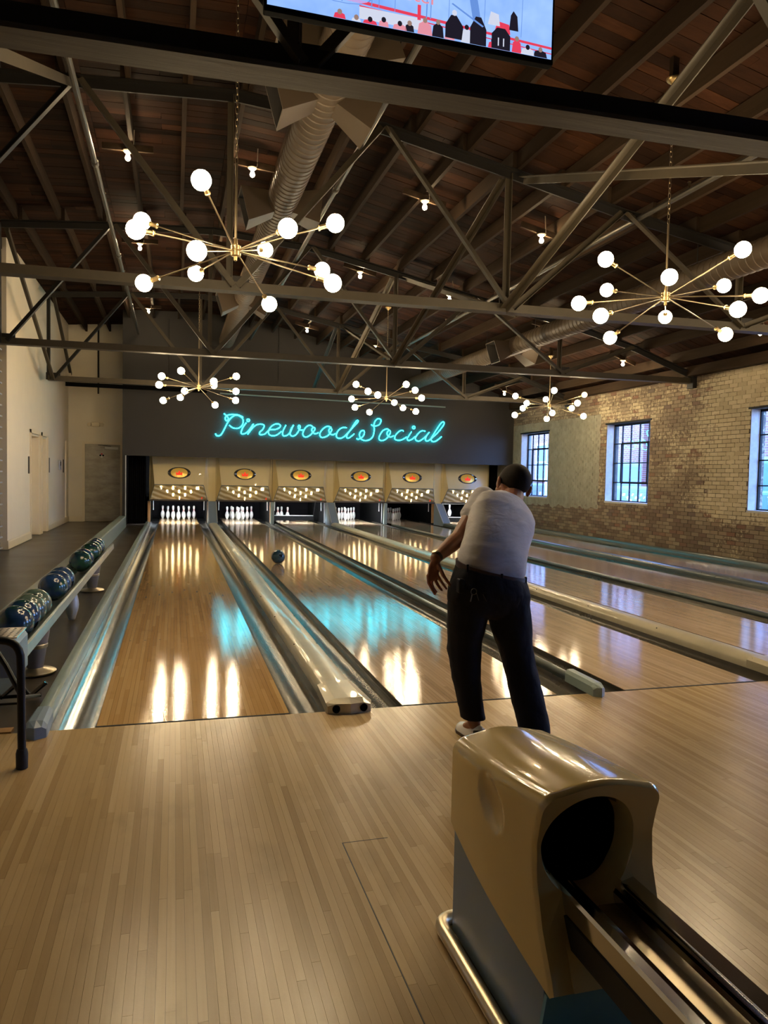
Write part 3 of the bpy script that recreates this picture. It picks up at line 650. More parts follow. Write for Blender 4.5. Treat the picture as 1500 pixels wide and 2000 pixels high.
def truck(loc, label, col):
    m = plain('truck_paint_%d' % int(abs(loc[1])*10), col, .3, .1); e = empty('parked_truck', loc, 0, label, 'truck'); x,y,z = loc
    MB().bevbox(x-1,x+1,y-2.2,y+.9,.45,1.25,.1,3).build('body', m, e)
    MB().bevbox(x-.92,x+.92,y-.9,y+2.6,.35,2.05,.16,3).build('cab', m, e)
    for wy in (-1.5,1.7):
        for s_ in (-1,1): MB().lathe([(.2,-.12),(.36,-.1),(.36,.1),(.2,.12)], (x+s_*.88,y+wy,.21), 18, axis=(1,0,0)).build('wheel', W['rubber'], e)
    MB().bevbox(x-.935,x-.90,y-.5,y+.7,1.15,1.75,.02,1).build('side_window', plain('tinted_glass_%d' % int(abs(loc[1])*10), (.03,.05,.07), .08), e)
    MB().bevbox(x-.94,x-.90,y+.85,y+1.9,1.15,1.75,.02,1).build('side_window', plain('tinted_glass_b_%d' % int(abs(loc[1])*10), (.03,.05,.07), .08), e)
truck((14.6,18.0,-.15), 'white truck parked outside, seen through the middle window', (.36,.42,.44))
truck((14.6,26.0,-.15), 'pale truck parked outside, seen through the farthest window', (.32,.38,.42))
truck((14.6,10.6,-.15), 'pale blue truck parked outside, seen through the nearest window', (.18,.34,.42))

# ---- walls behind the camera
struct(MB().box(-5,WR+.3,-6.65,-6.5,-.1,5.6).build('wall_front', W['charcoal']))

# ---- roof: deck planks, joists
mb = MB()
pl = [(x, zt(x)+JD+.03) for x,_ in PROF]; pl = [(-5.1, pl[0][1])]+pl
mb.ext(pl+[(x,z+.05) for x,z in reversed(pl)], -6.6, 19.95)
ce = struct(mb.build('ceiling', W['black']))  # dark slab over the planks, added to stop light leaking in
nodes = [p[0] for p in PROF]; planks = []
PW = .138; y = -6.5; r_ = 0
while y < 19.8:
    cuts = [0]; k = 0
    while k < len(nodes)-1:
        k += rnd.choice((1,1,2)) if False else 1
        cuts.append(k)
    for a,b in zip(cuts, cuts[1:]):
        xa, xb = nodes[a], nodes[b]
        # long runs are cut once more at a random joist
        xm = xa+(xb-xa)*rnd.choice((.33,.5,.66)) if xb-xa > 1.2 and rnd.random() < .5 else None
        for (p,q) in (((xa,xm),(xm,xb)) if xm else ((xa,xb),)): planks.append((p,q,y,rnd.uniform(0,.006)))
    y += PW
planks.sort(key=lambda c: depth(((c[0]+c[1])/2,c[2],5)) if inview(((c[0]+c[1])/2,c[2],zt((c[0]+c[1])/2)+JD),1.1) and depth(((c[0]+c[1])/2,c[2],5)) > 4.3 else 1e6)
def plank(mb, c):
    p,q,y,dz_ = c; z0 = zt(p+.001)+JD-dz_; z1 = zt(q-.001)+JD-dz_; g = .0025
    mb.add([(p+g,y+g,z0),(q-g,y+g,z1),(q-g,y+PW-g,z1),(p+g,y+PW-g,z0),(p+g,y+g,z0+.025),(q-g,y+g,z1+.025),(q-g,y+PW-g,z1+.025),(p+g,y+PW-g,z0+.025)], [(0,3,2,1),(4,5,6,7),(0,1,5,4),(1,2,6,5),(2,3,7,6),(3,0,4,7)])
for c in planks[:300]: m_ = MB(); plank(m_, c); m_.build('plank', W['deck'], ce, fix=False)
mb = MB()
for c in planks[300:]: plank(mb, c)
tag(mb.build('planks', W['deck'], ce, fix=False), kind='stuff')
TY = [-.65, 3.68, 8.10, 12.70]
bays = [(-6.4,-.60),(-.70,3.73),(3.63,8.15),(8.05,12.75),(12.65,19.8)]
for bi,(a,b) in enumerate(bays):
    for k in range(21):
        x = -2.52+.6*k + (.05 if bi % 2 else 0)
        if x > 9.85: continue
        z = zt(x); o = .04*(x-2.5)
        sl = (zt(x+.04)-zt(x-.04))/.08
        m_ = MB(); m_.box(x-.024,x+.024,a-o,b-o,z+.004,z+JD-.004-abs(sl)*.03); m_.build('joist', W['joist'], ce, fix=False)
# wall plate on top of the brick wall
struct(MB().box(9.78,WR+.3,-6.5,15.5,3.42,3.60).build('trim_5', W['joist']))

# ================================================================== roof trusses
TK = math.atan(.04)
def make_truss():
    e = empty('roof_truss', (2.5, 0, 0), 0)
    S = W['steel']; c = lambda x, z, dy=0: (x, dy, z)
    bot = [-2.1,1.0,4.1,7.2,10.02]; topn = [-.55,2.57,5.5,8.67]
    mb = MB(); mb.box(-2.2,10.0,-.075,.075,3.29,3.303); mb.box(-2.2,10.0,-.012,.012,3.303,3.40)
    mb.build('bottom_chord', S, e)
    tp = [p for p in PROF if -2.2 < p[0] < 10.2]
    mb = MB()
    for (a,za),(b,zb) in zip(tp, tp[1:]):
        mb.bar((a,0,za-.008),(b,0,zb-.008),.13,.014); mb.bar((a,0,za-.06),(b,0,zb-.06),.022,.09)
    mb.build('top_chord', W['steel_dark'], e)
    ys = .03
    for x in bot[1:4]: MB().angle((x-.03,ys,3.31),(x-.03,ys,zt(x)-.04),.065,.008,(0,1,0)).build('post', S, e)
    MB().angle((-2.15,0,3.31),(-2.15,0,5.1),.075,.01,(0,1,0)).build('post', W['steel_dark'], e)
    for i,x in enumerate(bot):
        for tx in topn:
            if abs(tx-x) < 1.8 and not (x > 10 or (x < -2 and tx > 0)):
                ds = -ys if tx < x else -ys*.3
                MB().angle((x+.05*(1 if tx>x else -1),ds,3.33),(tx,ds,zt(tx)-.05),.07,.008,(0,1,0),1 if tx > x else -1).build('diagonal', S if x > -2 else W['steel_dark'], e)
    for x in bot[:4]:
        MB().box(x-.14,x+.14,-.011,.011,3.31,3.46).build('gusset', W['steel_dark'], e)
    MB().box(9.88,10.0,-.09,.09,3.2,3.46).build('bearing_plate', W['steel_dark'], e)
    return e
tl = ['nearest roof truss, crossing the top of the picture under the television','second roof truss, crossing behind the two big front chandeliers','third roof truss, ending on the brick wall between the middle and nearest windows','farthest roof truss, hanging just in front of the dark wall']
tr0 = make_truss(); trs = [tr0]
for k in range(3): trs.append(copy_tree(tr0))
for tr, y, l in zip(trs, TY, tl):
    tr.location = (2.5, y, 0); tr.rotation_euler = (0,0,-TK); tag(tr, l, 'truss', 'steel roof trusses')
def ty(k, x): return TY[k]-.04*(x-2.5) if k < 4 else YB+.0
# the nearest truss has a broad weathered timber face on its bottom chord
for ch in trs[0].children:
    if ch.name.startswith('bottom_chord'):
        me = MB().box(-2.2-2.5,10.0-2.5,-.09,.09,3.285,3.31).box(-2.2-2.5,10.0-2.5,-.03,.03,3.31,3.43).mesh('bottom_chord', [W['timber'], W['steel_dark']])
        for p_ in me.polygons: p_.material_index = 1 if p_.center.z > 3.312 else 0
        ch.data = me
# sway braces between the trusses
def brace(x, ka, za, kb, zb, lab, w=.075):
    a = (x, ty(ka,x)+.06, za); b = (x, ty(kb,x)-(.06 if kb < 4 else .02), zb)
    o = MB().angle(a, b, w, .009, (1,0,0)).build('sway_brace', W['steel'], loc=((Vector(a)+Vector(b))/2)); tag(o, lab, 'brace')
zb_ = 3.34
brace(4.02,0,zt(4.1)-.1,1,zb_,'bright olive brace rising from the second truss to the top right corner')
brace(4.20,0,zb_,1,zt(4.1)-.08,'flat brace from the second truss top running right behind the right chandelier chain')
brace(4.02,1,zt(4.1)-.08,2,zb_,'dark brace dropping from the second truss to the third truss, picture centre')
brace(4.20,1,zb_,2,zt(4.1)-.08,'brace rising from the second truss bottom to the third truss top, picture centre')
brace(4.02,2,zt(4.1)-.08,3,zb_,'bright brace dropping from the third truss to the farthest truss, picture centre')
brace(4.20,2,zb_,3,zt(4.1)-.08,'brace rising from the third truss bottom to the farthest truss top')
brace(4.02,3,zt(4.1)-.08,4,3.72,'brace from the farthest truss down to the dark wall, tip lit turquoise')
brace(-.55,0,zb_,1,zt(-.55)-.06,'brace slanting across the upper left corner to the second truss')
brace(-2.05,2,zt(-2.05)-.08,3,zb_,'dark brace by the left wall between the third and farthest trusses')
brace(-2.05,3,zt(-2.05)-.08,4,3.8,'dark brace by the left wall behind the farthest truss')

# ---- sprinkler pipes
for (x,z,lab) in ((-.49,4.88,'long grey sprinkler pipe under the roof on the left'),(2.30,4.93,'long grey sprinkler pipe under the roof ridge at picture centre'),(5.66,4.50,'long grey sprinkler pipe under the roof slope on the right')):
    e = empty('sprinkler_pipe', (x,5,z), 0, lab, 'pipe')
    MB().tube([(x,-5,z),(x,YB-.02,z)], .03, 10).build('pipe_run', W['pipe'], e, smooth=True)
    for yy in (1.2,4.9,8.6,12.3): MB().lathe([(.036,-.05),(.041,-.04),(.041,.04),(.036,.05)], (x,yy,z), 12, axis=(0,1,0)).build('coupling', W['pipe'], e, smooth=True)
    for yy in (2.6,6.1,9.9):
        m_ = MB().tube([(x,yy,z+.02),(x,yy,z+.09)], .012, 6); m_.lathe([(.02,.09),(.02,.1)], (x,yy,z), 8); m_.build('sprinkler_head', W['brass_dark'], e)
# ---- spiral ducts
def duct(x, z, r, y0, y1, outlets, lab):
    e = empty('spiral_duct', (x,(y0+y1)/2,z), 0, lab, 'duct')
    prof = []; y = y0
    while y < y1:
        prof += [(r, y), (r, y+.085), (r+.007, y+.092), (r+.007, y+.10), (r, y+.107)]; y += .115
    MB().lathe(prof, (x,0,z), 28, axis=(0,1,0)).build('duct_run', W['duct'], e, smooth=30)
    for (yy, sx, tilt) in outlets:
        # square funnel growing from the side of the duct
        d = Vector((sx, 0, tilt)).normalized(); u = Vector((0,1,0)); v = d.cross(u)
        A = Vector((x,yy,z))+d*r*.72; B = Vector((x,yy,z))+d*(r+.30)
        q = lambda c,h: [c+u*h*a+v*h*b for a,b in ((-1,-1),(1,-1),(1,1),(-1,1))]
        a4 = q(A,.13); b4 = q(B,.21); c4 = q(B,.195); d4 = q(B-d*.22,.12)
        mb = MB(); vs = a4+b4+c4+d4; fs = [(i,(i+1)%4,4+(i+1)%4,4+i) for i in range(4)]+[(4+i,4+(i+1)%4,8+(i+1)%4,8+i) for i in range(4)]
        mb.add(vs, fs); mb.m = 1; mb.add(c4+d4, [(i,(i+1)%4,4+(i+1)%4,4+i) for i in range(4)]+[(4,5,6,7)])
        mb.build('air_outlet', [W['duct'], W['duct_in']], e)
    for yy in [y0+.5+2.2*k for k in range(int((y1-y0)/2.2)+1)]:
        MB().tube([(x,yy,z+r),(x,yy,zt(x)+JD)], .006, 6).build('hanger_rod', W['steel_dark'], e)
    return e
duct(1.68, 4.83, .185, .75, 15.45, [(2.42,-1,-.28),(2.42,1,-.42),(1.95,1,.45),(1.95,-1,.45),(5.3,-1,-.25),(5.3,1,-.1),(10.6,-1,-.3),(10.6,1,-.3)], 'large tan spiral duct running away under the roof ridge')
duct(6.83, 4.02, .17, -1.0, 15.45, [(9.2,-1,-.35),(9.2,1,-.35)], 'tan spiral duct under the right roof slope, behind the right chandelier')

# ================================================================== chandeliers
GR = .0625; ARM = .762
globe_me = MB().sphere((0,0,0), GR, 20, 12).mesh('globe', W['globe'], smooth='all')
globe_dim = MB().sphere((0,0,0), GR, 20, 12).mesh('globe', W['globe_dim'], smooth='all')
sock_me = MB().lathe([(.004,0),(.02,.002),(.02,.012),(.0165,.014),(.0165,.055),(.019,.057),(.019,.066),(.012,.07)], (0,0,0), 14).mesh('socket', W['brass'], smooth=True)
arm_me = MB().tube([(0,0,.02),(0,0,ARM-GR-.06)], .0055, 8).mesh('arm', W['brass_dark'], smooth=True)
link_me = None
def chandelier(hub, arms, canopy_z, label, rod_top, dim=None, rod_dx=0):
    hx, hy, hz = hub
    e = empty('chandelier', hub, 0, label, 'chandelier', 'sputnik chandeliers')
    mb = MB().lathe([(.004,-.075),(.012,-.07),(.012,-.04),(.036,-.035),(.036,-.006),(.03,-.004),(.03,.004),(.036,.006),(.036,.035),(.014,.04),(.012,.08),(.009,.09)], hub, 18)
    mb.build('hub', W['brass'], e, smooth=True)
    MB().tube([(hx,hy,hz+.05),(hx,hy,rod_top)], .0095, 10).build('stem', W['brass_dark'], e, smooth=True)
    for i, a in enumerate(arms):
        d = Vector(a); q = Vector((0,0,1)).rotation_difference(d).to_euler()
        inst('arm', arm_me, e, (0,0,0), q)
        inst('socket', sock_me, e, d*(ARM-GR-.066), q)
        inst('globe', globe_dim if i == dim else globe_me, e, d*ARM)
    # chain of links above the stem
    z = rod_top; k = 0; lm = [MB().tube([(.011*math.cos(t_)*1.0, 0, .019*math.sin(t_)+(.008 if math.sin(t_) > 0 else -.008)) for t_ in [2*PI*j/10 for j in range(10)]], .0028, 5, closed=True).mesh('chain_link', W['brass_dark'], smooth='all')][0]
    while z < canopy_z-.03:
        inst('chain_link', lm, e, (0,0,z-hz+.022), (0,0,(k%2)*PI/2+.3)); z += .044; k += 1
    MB().lathe([(.012,-.06),(.02,-.05),(.055,-.02),(.065,-.004),(.065,0)], (hx,hy,canopy_z), 18).build('canopy', W['brass'], e, smooth=True)
    MB().box(hx-.03,hx+.03,hy-.025,hy+.025,canopy_z,zt(hx)+JD+.01).build('mounting_block', W['joist'], e)
    return e
cl_ = ['large brass sputnik chandelier of twelve glowing globes, upper left foreground','large brass sputnik chandelier of glowing globes, at the right edge','small far sputnik chandelier, left of the neon lettering','small far sputnik chandelier above the middle of the neon lettering','small far sputnik chandelier near the brick wall, one globe unlit']
for k,(h,a) in enumerate(CH):
    chandelier(h, a, zt(h[0])+.03, cl_[k], h[2]+.62 if k < 2 else h[2]+.9, 8 if k == 4 else None)
# the rest of the hall carries the same fittings (behind the camera and right of the frame)
chandelier((8.15,1.35,3.0), CH[0][1], zt(8.15)+.02, 'sputnik chandelier out of the picture, right of the front pair', 3.6)

# ---- bare bulbs on boards between the joists
BUL = [[-.16,5.27,5.15],[1.32,5.35,5.18],[3.48,4.94,4.89],[5.03,4.7,4.56],[-.18,8.96,5.15],[1.34,8.8,5.17],[3.49,8.41,4.89],[5.05,8.12,4.56],[7.09,8.36,4.18],[-.21,14.05,5.15],[3.46,13.56,4.89],[5.12,13.37,4.54],[8.92,14.03,3.7],[8.88,8.54,3.72],[8.92,5.05,3.7]]
bn = ['near row, first from the left','near row, right of the large chandelier chain','near row, third from the left, right of the duct','near row, fourth from the left, right of centre','second row, directly under the left globe cluster','second row, behind the left chandelier hub','second row, right of the left chandelier','second row, just above the third truss','second row, under the second truss on the right','far row, leftmost, by the dark wall','far row, middle, above the neon lettering','far row, right of the middle one','far right, beside the farthest small chandelier','on the right slope above the middle window','at the right edge of the picture above the nearest window']
bulb_me = MB().lathe([(.010,0),(.013,-.012),(.016,-.03),(.028,-.055),(.030,-.07),(.024,-.088),(.010,-.098),(.002,-.1)], (0,0,0), 14).mesh('bulb', W['bulb'], smooth='all')
for (x,y,z),n in zip(BUL, bn):
    e = empty('ceiling_bulb', (x,y,z), 0, 'bare lit ceiling bulb, '+n, 'bulb', 'bare ceiling bulbs')
    inst('bulb', bulb_me, e, (0,0,.045))
    MB().lathe([(.02,.03),(.03,.034),(.055,.055),(.058,.062),(.05,.066)], (x,y,z), 16).build('lamp_holder', W['ceramic'], e, smooth=True)
    sl = (zt(x+.1)-zt(x-.1))/.2
    MB().bar((x-.29,y+.02,z+.105-.29*sl),(x+.29,y+.02,z+.105+.29*sl),.035,.075).build('mounting_board', W['joist'], e)
    MB().tube([(x+.03,y,z+.06),(x+.06,y,z+.09),(x+.07,y+.05,zt(x)+JD)], .006, 6).build('cable', W['ceramic'], e)

# ================================================================== neon lettering
e = empty('neon_sign', (4.5,YB-.06,2.7), 0, 'turquoise neon script reading Pinewood Social on the dark wall', 'sign')
def smooth_path(pts, n=4):
    P = [Vector((a,0,b)) for a,b in pts]; out = []
    for i in range(len(P)-1):
        p0 = P[max(0,i-1)]; p1 = P[i]; p2 = P[i+1]; p3 = P[min(len(P)-1,i+2)]
        for k in range(n):
            t_ = k/n; out.append(.5*((2*p1)+(p2-p0)*t_+(2*p0-5*p1+4*p2-p3)*t_*t_+(3*p1-p0-3*p2+p3)*t_**3))
    return out+[P[-1]]
for s_ in NEON:
    pts = [p+Vector((4.5,YB-.06,2.7)) for p in smooth_path(s_)]
    tb = MB().tube(pts, .0135, 8).build('neon_tube', W['neon'], e, smooth='all', fix=True)
    for p in (pts[0], pts[-1]): MB().tube([p+Vector((0,.01,0)), (p.x,YB,p.z)], .009, 6).build('stand_off', W['black'], e)

# ================================================================== pinsetters
YM = 16.55
def lerp(a,b,t_): return a+(b-a)*t_
seven = {'0':'abcdef','1':'bc','2':'abged','3':'abgcd','4':'fgbc','5':'afgcd','6':'afgedc','7':'abc','8':'abcdefg','9':'abcdfg'}
NUM = plain('lit_number_off', (.5,.45,.3), .4)
W['num'] = emit('lit_pin_number', (1.0,.82,.48), 9.0)
W['numpanel'] = None
t = NT('ribbed_number_panel'); p = t.pos(obj=False); x_,y_,z_ = t.sep(p)[:3]
wv = t.n('TexWave', wave_type='BANDS', bands_direction='DIAGONAL'); wv.inputs['Scale'].default_value = 5.5; wv.inputs['Distortion'].default_value = 1.2
mp = t.n('Mapping'); t.t.links.new(p, mp.inputs[0]); mp.inputs['Rotation'].default_value = (0,.55,0); mp.inputs['Scale'].default_value = (1,1,1); t.t.links.new(mp.outputs[0], wv.inputs[0])
t.set(Base_Color=t.ramp(wv.outputs[0], [(.2,(.40,.32,.15)),(.6,(.60,.52,.31)),(.9,(.75,.69,.48))]), Roughness=.25, Metallic=.35); t.bump(wv.outputs[0], .5, .01); W['numpanel'] = t.m
W['emblem'] = None
t = NT('glowing_gilt_emblem_plate'); t.set(Base_Color=(.46,.30,.07), Roughness=.25, Metallic=.5, Emission_Color=(1,.55,.08), Emission_Strength=.10); W['emblem'] = t.m  # gilt plate given a faint added glow
W['red'] = emit('red_lit_crown', (1.0,.03,.008), .32)
def digits(mb, s, x, z, h, yf):
    w = h*.5; th = h*.22
    for k, ch in enumerate(s):
        cx = x+(k-(len(s)-1)/2)*w*1.5
        seg = {'a':(-w/2,w/2,h/2-th,h/2),'d':(-w/2,w/2,-h/2,-h/2+th),'g':(-w/2,w/2,-th/2,th/2),'b':(w/2-th,w/2,0,h/2),'c':(w/2-th,w/2,-h/2,0),'f':(-w/2,-w/2+th,0,h/2),'e':(-w/2,-w/2+th,-h/2,0)}
        for c in seven[ch]:
            a,b,c_,d = seg[c]; q = [(cx+a,z+c_),(cx+b,z+c_),(cx+b,z+d),(cx+a,z+d)]
            mb.add([(u,yf(v)-.002,v) for u,v in q]+[(u,yf(v)-.009,v) for u,v in q], [(0,1,2,3),(4,7,6,5),(0,4,5,1),(1,5,6,2),(2,6,7,3),(3,7,4,0)])
MN = ['with its warm gilt crown badge, above the leftmost lane','second from the left, above the lane with the rolling ball','third from the left, above the lowered sweep bar','fourth from the left, above the fourth lane','fifth from the left, beside the bowler','rightmost and palest, behind the bowler']
def mask(i):
    xc = LC[i]; e = empty('pinsetter_mask', (xc,YM,.63), 0, 'cream faceted pinsetter mask '+MN[i], 'pinsetter', 'pinsetter masks')
    hw, rw, bw = .772, .635, .745; zt_, zr, zb = 1.95, 1.06, .655; yr = YM-.24
    ox = 0
    # upper shell: sloping front plus two side facets, down to the ridge, then the lower cheeks
    TL, TR = (xc-hw,YM,zt_),(xc+hw,YM,zt_); RL, RR = (xc-rw,yr,zr),(xc+rw,yr,zr); BL_, BR_ = (xc-bw,YM-.05,zb),(xc+bw,YM-.05,zb)
    TL2, TR2 = (xc-hw+.05,YM-.03,zt_),(xc+hw-.05,YM-.03,zt_)
    OL, OR = (xc-hw,YM,zb),(xc+hw,YM,zb)
    mb = MB(); mb.add([TL,TR,RL,RR,BL_,BR_,TL2,TR2,OL,OR,(xc-hw,YM+.1,zt_),(xc+hw,YM+.1,zt_),(xc-hw,YM+.1,zb),(xc+hw,YM+.1,zb)],
        [(6,2,3,7),(0,8,4,2,6),(1,7,3,5,9),(0,6,7,1),(10,0,1,11),(0,10,12,8),(1,9,13,11),(8,12,13,9,5,4)])
    mb.build('shell', W['cream'], e, fix=True)
    yf = lambda z: lerp(YM-.05, yr, (z-zb)/(zr-zb))-.004
    mb = MB(); q = [(xc-bw+.01,zb+.01),(xc+bw-.01,zb+.01),(xc+rw-.005,zr-.012),(xc-rw+.005,zr-.012)]
    mb.add([(a,yf(b),b) for a,b in q]+[(a,yf(b)+.006,b) for a,b in q], [(0,1,2,3),(4,7,6,5),(0,4,5,1),(1,5,6,2),(2,6,7,3),(3,7,4,0)])
    pn = mb.build('number_panel', W['numpanel'], e)
    MB().bar((xc-rw,yr-.004,zr),(xc+rw,yr-.004,zr),.012,.018).build('panel_trim', W['teal_dark'], e)
    for s_ in (-1,1): MB().bar((xc+s_*rw,yr-.004,zr),(xc+s_*bw,YM-.055,zb),.012,.012).build('panel_trim', W['teal_dark'], e)
    MB().box(xc-hw,xc+hw,YM-.06,YM+.06,zb-.035,zb).build('bottom_rail', W['steel'], e)
    rows = [('1',0,.70),('2',-.155,.79),('3',.155,.79),('4',-.31,.88),('5',0,.88),('6',.31,.88),('7',-.47,.975),('8',-.155,.975),('9',.155,.975),('10',.47,.975)]
    for s_, dx, z in rows:
        m_ = MB(); digits(m_, s_, xc+dx, z, .075 if s_ != '10' else .07, lambda v: yf(v)); m_.build('pin_number', W['num'], pn)
    m_ = MB(); digits(m_, '1', xc-.60, .705, .05, yf); m_.build('ball_number', NUM, pn)
    m_ = MB(); digits(m_, '2', xc+.60, .705, .05, yf); m_.build('ball_number', W['red'], pn)
    # oval crown emblem on the sloping front
    yu = lambda z: lerp(yr, YM-.03, (z-zr)/(zt_-zr))
    ez = 1.385; nrm = Vector((0,-(zt_-zr),-(yr-(YM-.03)) *-1)).normalized(); nrm = Vector((0,-1,.0)) if False else Vector((0,-(zt_-zr),-((YM-.03)-yr))).normalized()*1
    def oval(a,b,d,n=32): return [(xc+a*math.cos(2*PI*k/n), yu(ez+b*math.sin(2*PI*k/n))-d, ez+b*math.sin(2*PI*k/n)) for k in range(n)]
    mb = MB(); mb.ring(oval(.30,.155,.002), oval(.295,.15,.022)); mb.ring(oval(.295,.15,.022), oval(.225,.135,.024)); mb.ring(oval(.225,.135,.024), oval(.22,.13,.004))
    fr = mb.build('emblem_rim', W['chrome'], e, smooth=30)
    fr.data.materials[0] = W['steel_dark']
    for s_ in (-1,1):
        MB().bevbox(xc+s_*.265-.025, xc+s_*.265+.025, yu(ez)-.034, yu(ez)-.018, ez-.016, ez+.016, .006, 2).build('rim_clasp', W['chrome'], fr)
    for s1,s2 in ((-1,1),(1,1),(-1,-1),(1,-1)):
        zz = ez+s2*.105; MB().bar((xc+s1*.13,yu(zz)-.027,ez+s2*.128),(xc+s1*.19,yu(zz)-.027,ez+s2*.092),.012,.008).build('rim_highlight', W['chrome'], fr)
    mb = MB(); o1 = oval(.222,.133,.012); o2 = oval(.15,.09,.020); mb.add(o1+o2+[(xc,yu(ez)-.022,ez)], [(k,(k+1)%32,32+(k+1)%32,32+k) for k in range(32)]+[(32+k,32+(k+1)%32,64) for k in range(32)])
    pl_ = mb.build('emblem_plate', W['emblem'], e, smooth='all')
    pts = [(-.075,-.06),(.075,-.06),(.085,.03),(.04,-.012),(0,.065),(-.04,-.012),(-.085,.03)]
    mb = MB(); f1 = [(xc+a,yu(ez+b)-.031,ez+b) for a,b in pts]; f2 = [(xc+a,yu(ez+b)-.020,ez+b) for a,b in pts]
    mb.add(f1+f2, [(0,1,2,3),(0,3,5,6),(3,4,5),(7,10,9,8),(7,13,12,10),(10,12,11)]+[(k,7+k,7+(k+1)%7,(k+1)%7) for k in range(7)]); mb.build('crown', W['red'], pl_)
    return e
masks = [mask(i) for i in range(6)]
for gi, lab in ((0,'between the first and second pinsetter masks'),(2,'between the third and fourth pinsetter masks'),(4,'between the fifth and sixth pinsetter masks')):
    x = gaps[gi]; a = LC[gi]+.775; b = LC[gi+1]-.775
    o = MB().box(a,b,YM+.01,YM+.06,.64,1.95).box(a,b,YM-.02,YM+.05,.62,.655).build('filler_panel', W['cream'], loc=(x,YM,.63)); tag(o, 'narrow flat cream panel '+lab, 'panel')
    mb = MB(); mb.ext([(YM+.0,.615),(YM-.14,.615),(15.75,.09),(15.75,-.02),(YM+.0,-.02)], x-.115, x+.115, axis='x')
    g = mb.build('ball_lift_guard', W['bluegrey'], loc=(x,16.2,0)); tag(g, 'sloping blue grey ball lift guard '+['below the first filler panel','below the second filler panel','below the third filler panel'][gi//2], 'guard')
    for s_ in (-1,1):
        m_ = MB(); m_.bar((x+s_*.107,YM-.15,.618),(x+s_*.107,15.745,.09),.02,.012); m_.build('edge_trim', W['offgrey'], g)
    m_ = MB(); m_.box(x-.03,x+.03,16.0-.012,16.0-.002,.24,.26); m_.build('name_plate', W['offgrey'], g)
# ---- dividing boards, posts, pin decks
for i in range(6):
    for s_, side in ((-1,'left'),(1,'right')):
        x = LX[i]-GW-.004 if s_ < 0 else LX[i]+LW+GW+.004
        e = MB().box(x-.012+s_*.012,x+.012+s_*.012,16.75,19.6,-.02,.62).build('kickback_board', W['black'], loc=(x,17,0)); tag(e, 'dark kickback board on the '+side+' of the pins, '+LNAME[i], 'board')
        MB().box(x-.035+s_*.02,x+.035+s_*.02,16.70,16.75,.02,.60).build('board_edge', W['woodend'] if (i+s_) % 3 else W['offgrey'], e)
        MB().tube([(x-s_*.09,16.8,.62),(x-s_*.09,16.8,.36)], .012, 8).build('sweep_rod', W['offgrey'], e)
for gi in (1,3):
    x = gaps[gi]; tag(MB().bevbox(x-.045,x+.045,16.42,16.56,0,.612,.008,1).build('divider_post', W['teal'], loc=(x,16.5,0)), 'pale teal post between the '+('second and third' if gi == 1 else 'fourth and fifth')+' pin decks', 'post')
for i in range(6):
    dim = i in (4,)
    o = MB().tube([(LC[i]-.5,16.86,.66),(LC[i]+.5,16.86,.66)], .02, 10).build('pin_deck_light', W['pitdim'] if dim else W['pitlight'], loc=(LC[i],16.86,.66)); tag(o, 'fluorescent tube over the pin deck of the '+LNAME[i], 'light')
    MB().box(LC[i]-.54,LC[i]+.54,16.655,16.83,.69,.71).box(LC[i]-.54,LC[i]+.54,16.80,16.83,.62,.69).build('tube_holder', W['offgrey'], o)
    o = MB().box(LX[i]-GW,LX[i]+LW+GW,19.45,19.5,-.02,.75).build('pit_cushion', W['curtain'], loc=(LC[i],19.48,0)); tag(o, 'black pit cushion behind the pins of the '+LNAME[i], 'cushion')
for i in (2,5):
    z0 = .13 if i == 2 else .10
    o = MB().bevbox(LX[i]-.08,LX[i]+LW+.08,17.55,17.60,z0-.1,z0+.045,.006,1).build('sweep_bar', W['black'], loc=(LC[i],17.57,z0)); tag(o, 'black sweep bar lowered across the '+LNAME[i], 'bar')
    MB().box(LX[i]-.08,LX[i]+LW+.08,17.545,17.555,z0+.045,z0+.06).build('top_edge', W['offgrey'], o)
    for s_ in (-1,1): MB().bar((LC[i]+s_*.6,17.57,z0),(LC[i]+s_*.6,17.3,.62),.03,.05).build('sweep_arm', W['black'], o)
# ---- pins
pprof = [(.0258,0),(.0262,.004),(.0355,.019),(.0496,.057),(.058,.086),(.0605,.114),(.0592,.14),(.0525,.171),(.0415,.200),(.030,.222),(.0249,.240),(.0228,.254),(.0243,.270),(.0288,.302),(.0318,.330),(.0322,.346),(.0300,.362),(.0235,.374),(.012,.3805),(.002,.381)]
def make_pin(name):
    o = MB().lathe(pprof, (0,0,0), 18).build(name, W['pin'], smooth='all'); 
    for z,r in ((.233,.0266),(.263,.0240)): MB().lathe([(r-.001,z-.006),(r+.0009,z-.005),(r+.0007,z+.005),(r-.001,z+.006)], (0,0,0), 18, capb=False, capt=False).build('red_stripe', W['pin_red'], o, smooth='all')
    return o
spots = {1:(0,0),2:(-1,1),3:(1,1),4:(-2,2),5:(0,2),6:(2,2),7:(-3,3),8:(-1,3),9:(1,3),10:(3,3)}
sets = {0:[7,4,2,1,3,6,10,5,8,9],1:[4,2,8,1,5,3,9,6,10],2:[7,4,8,5],3:[7,4,8,2,5,1,9,3,6,10],4:[1,5,9,3,6,10]}
pin0 = make_pin('bowling_pin'); first = True; seen = {}
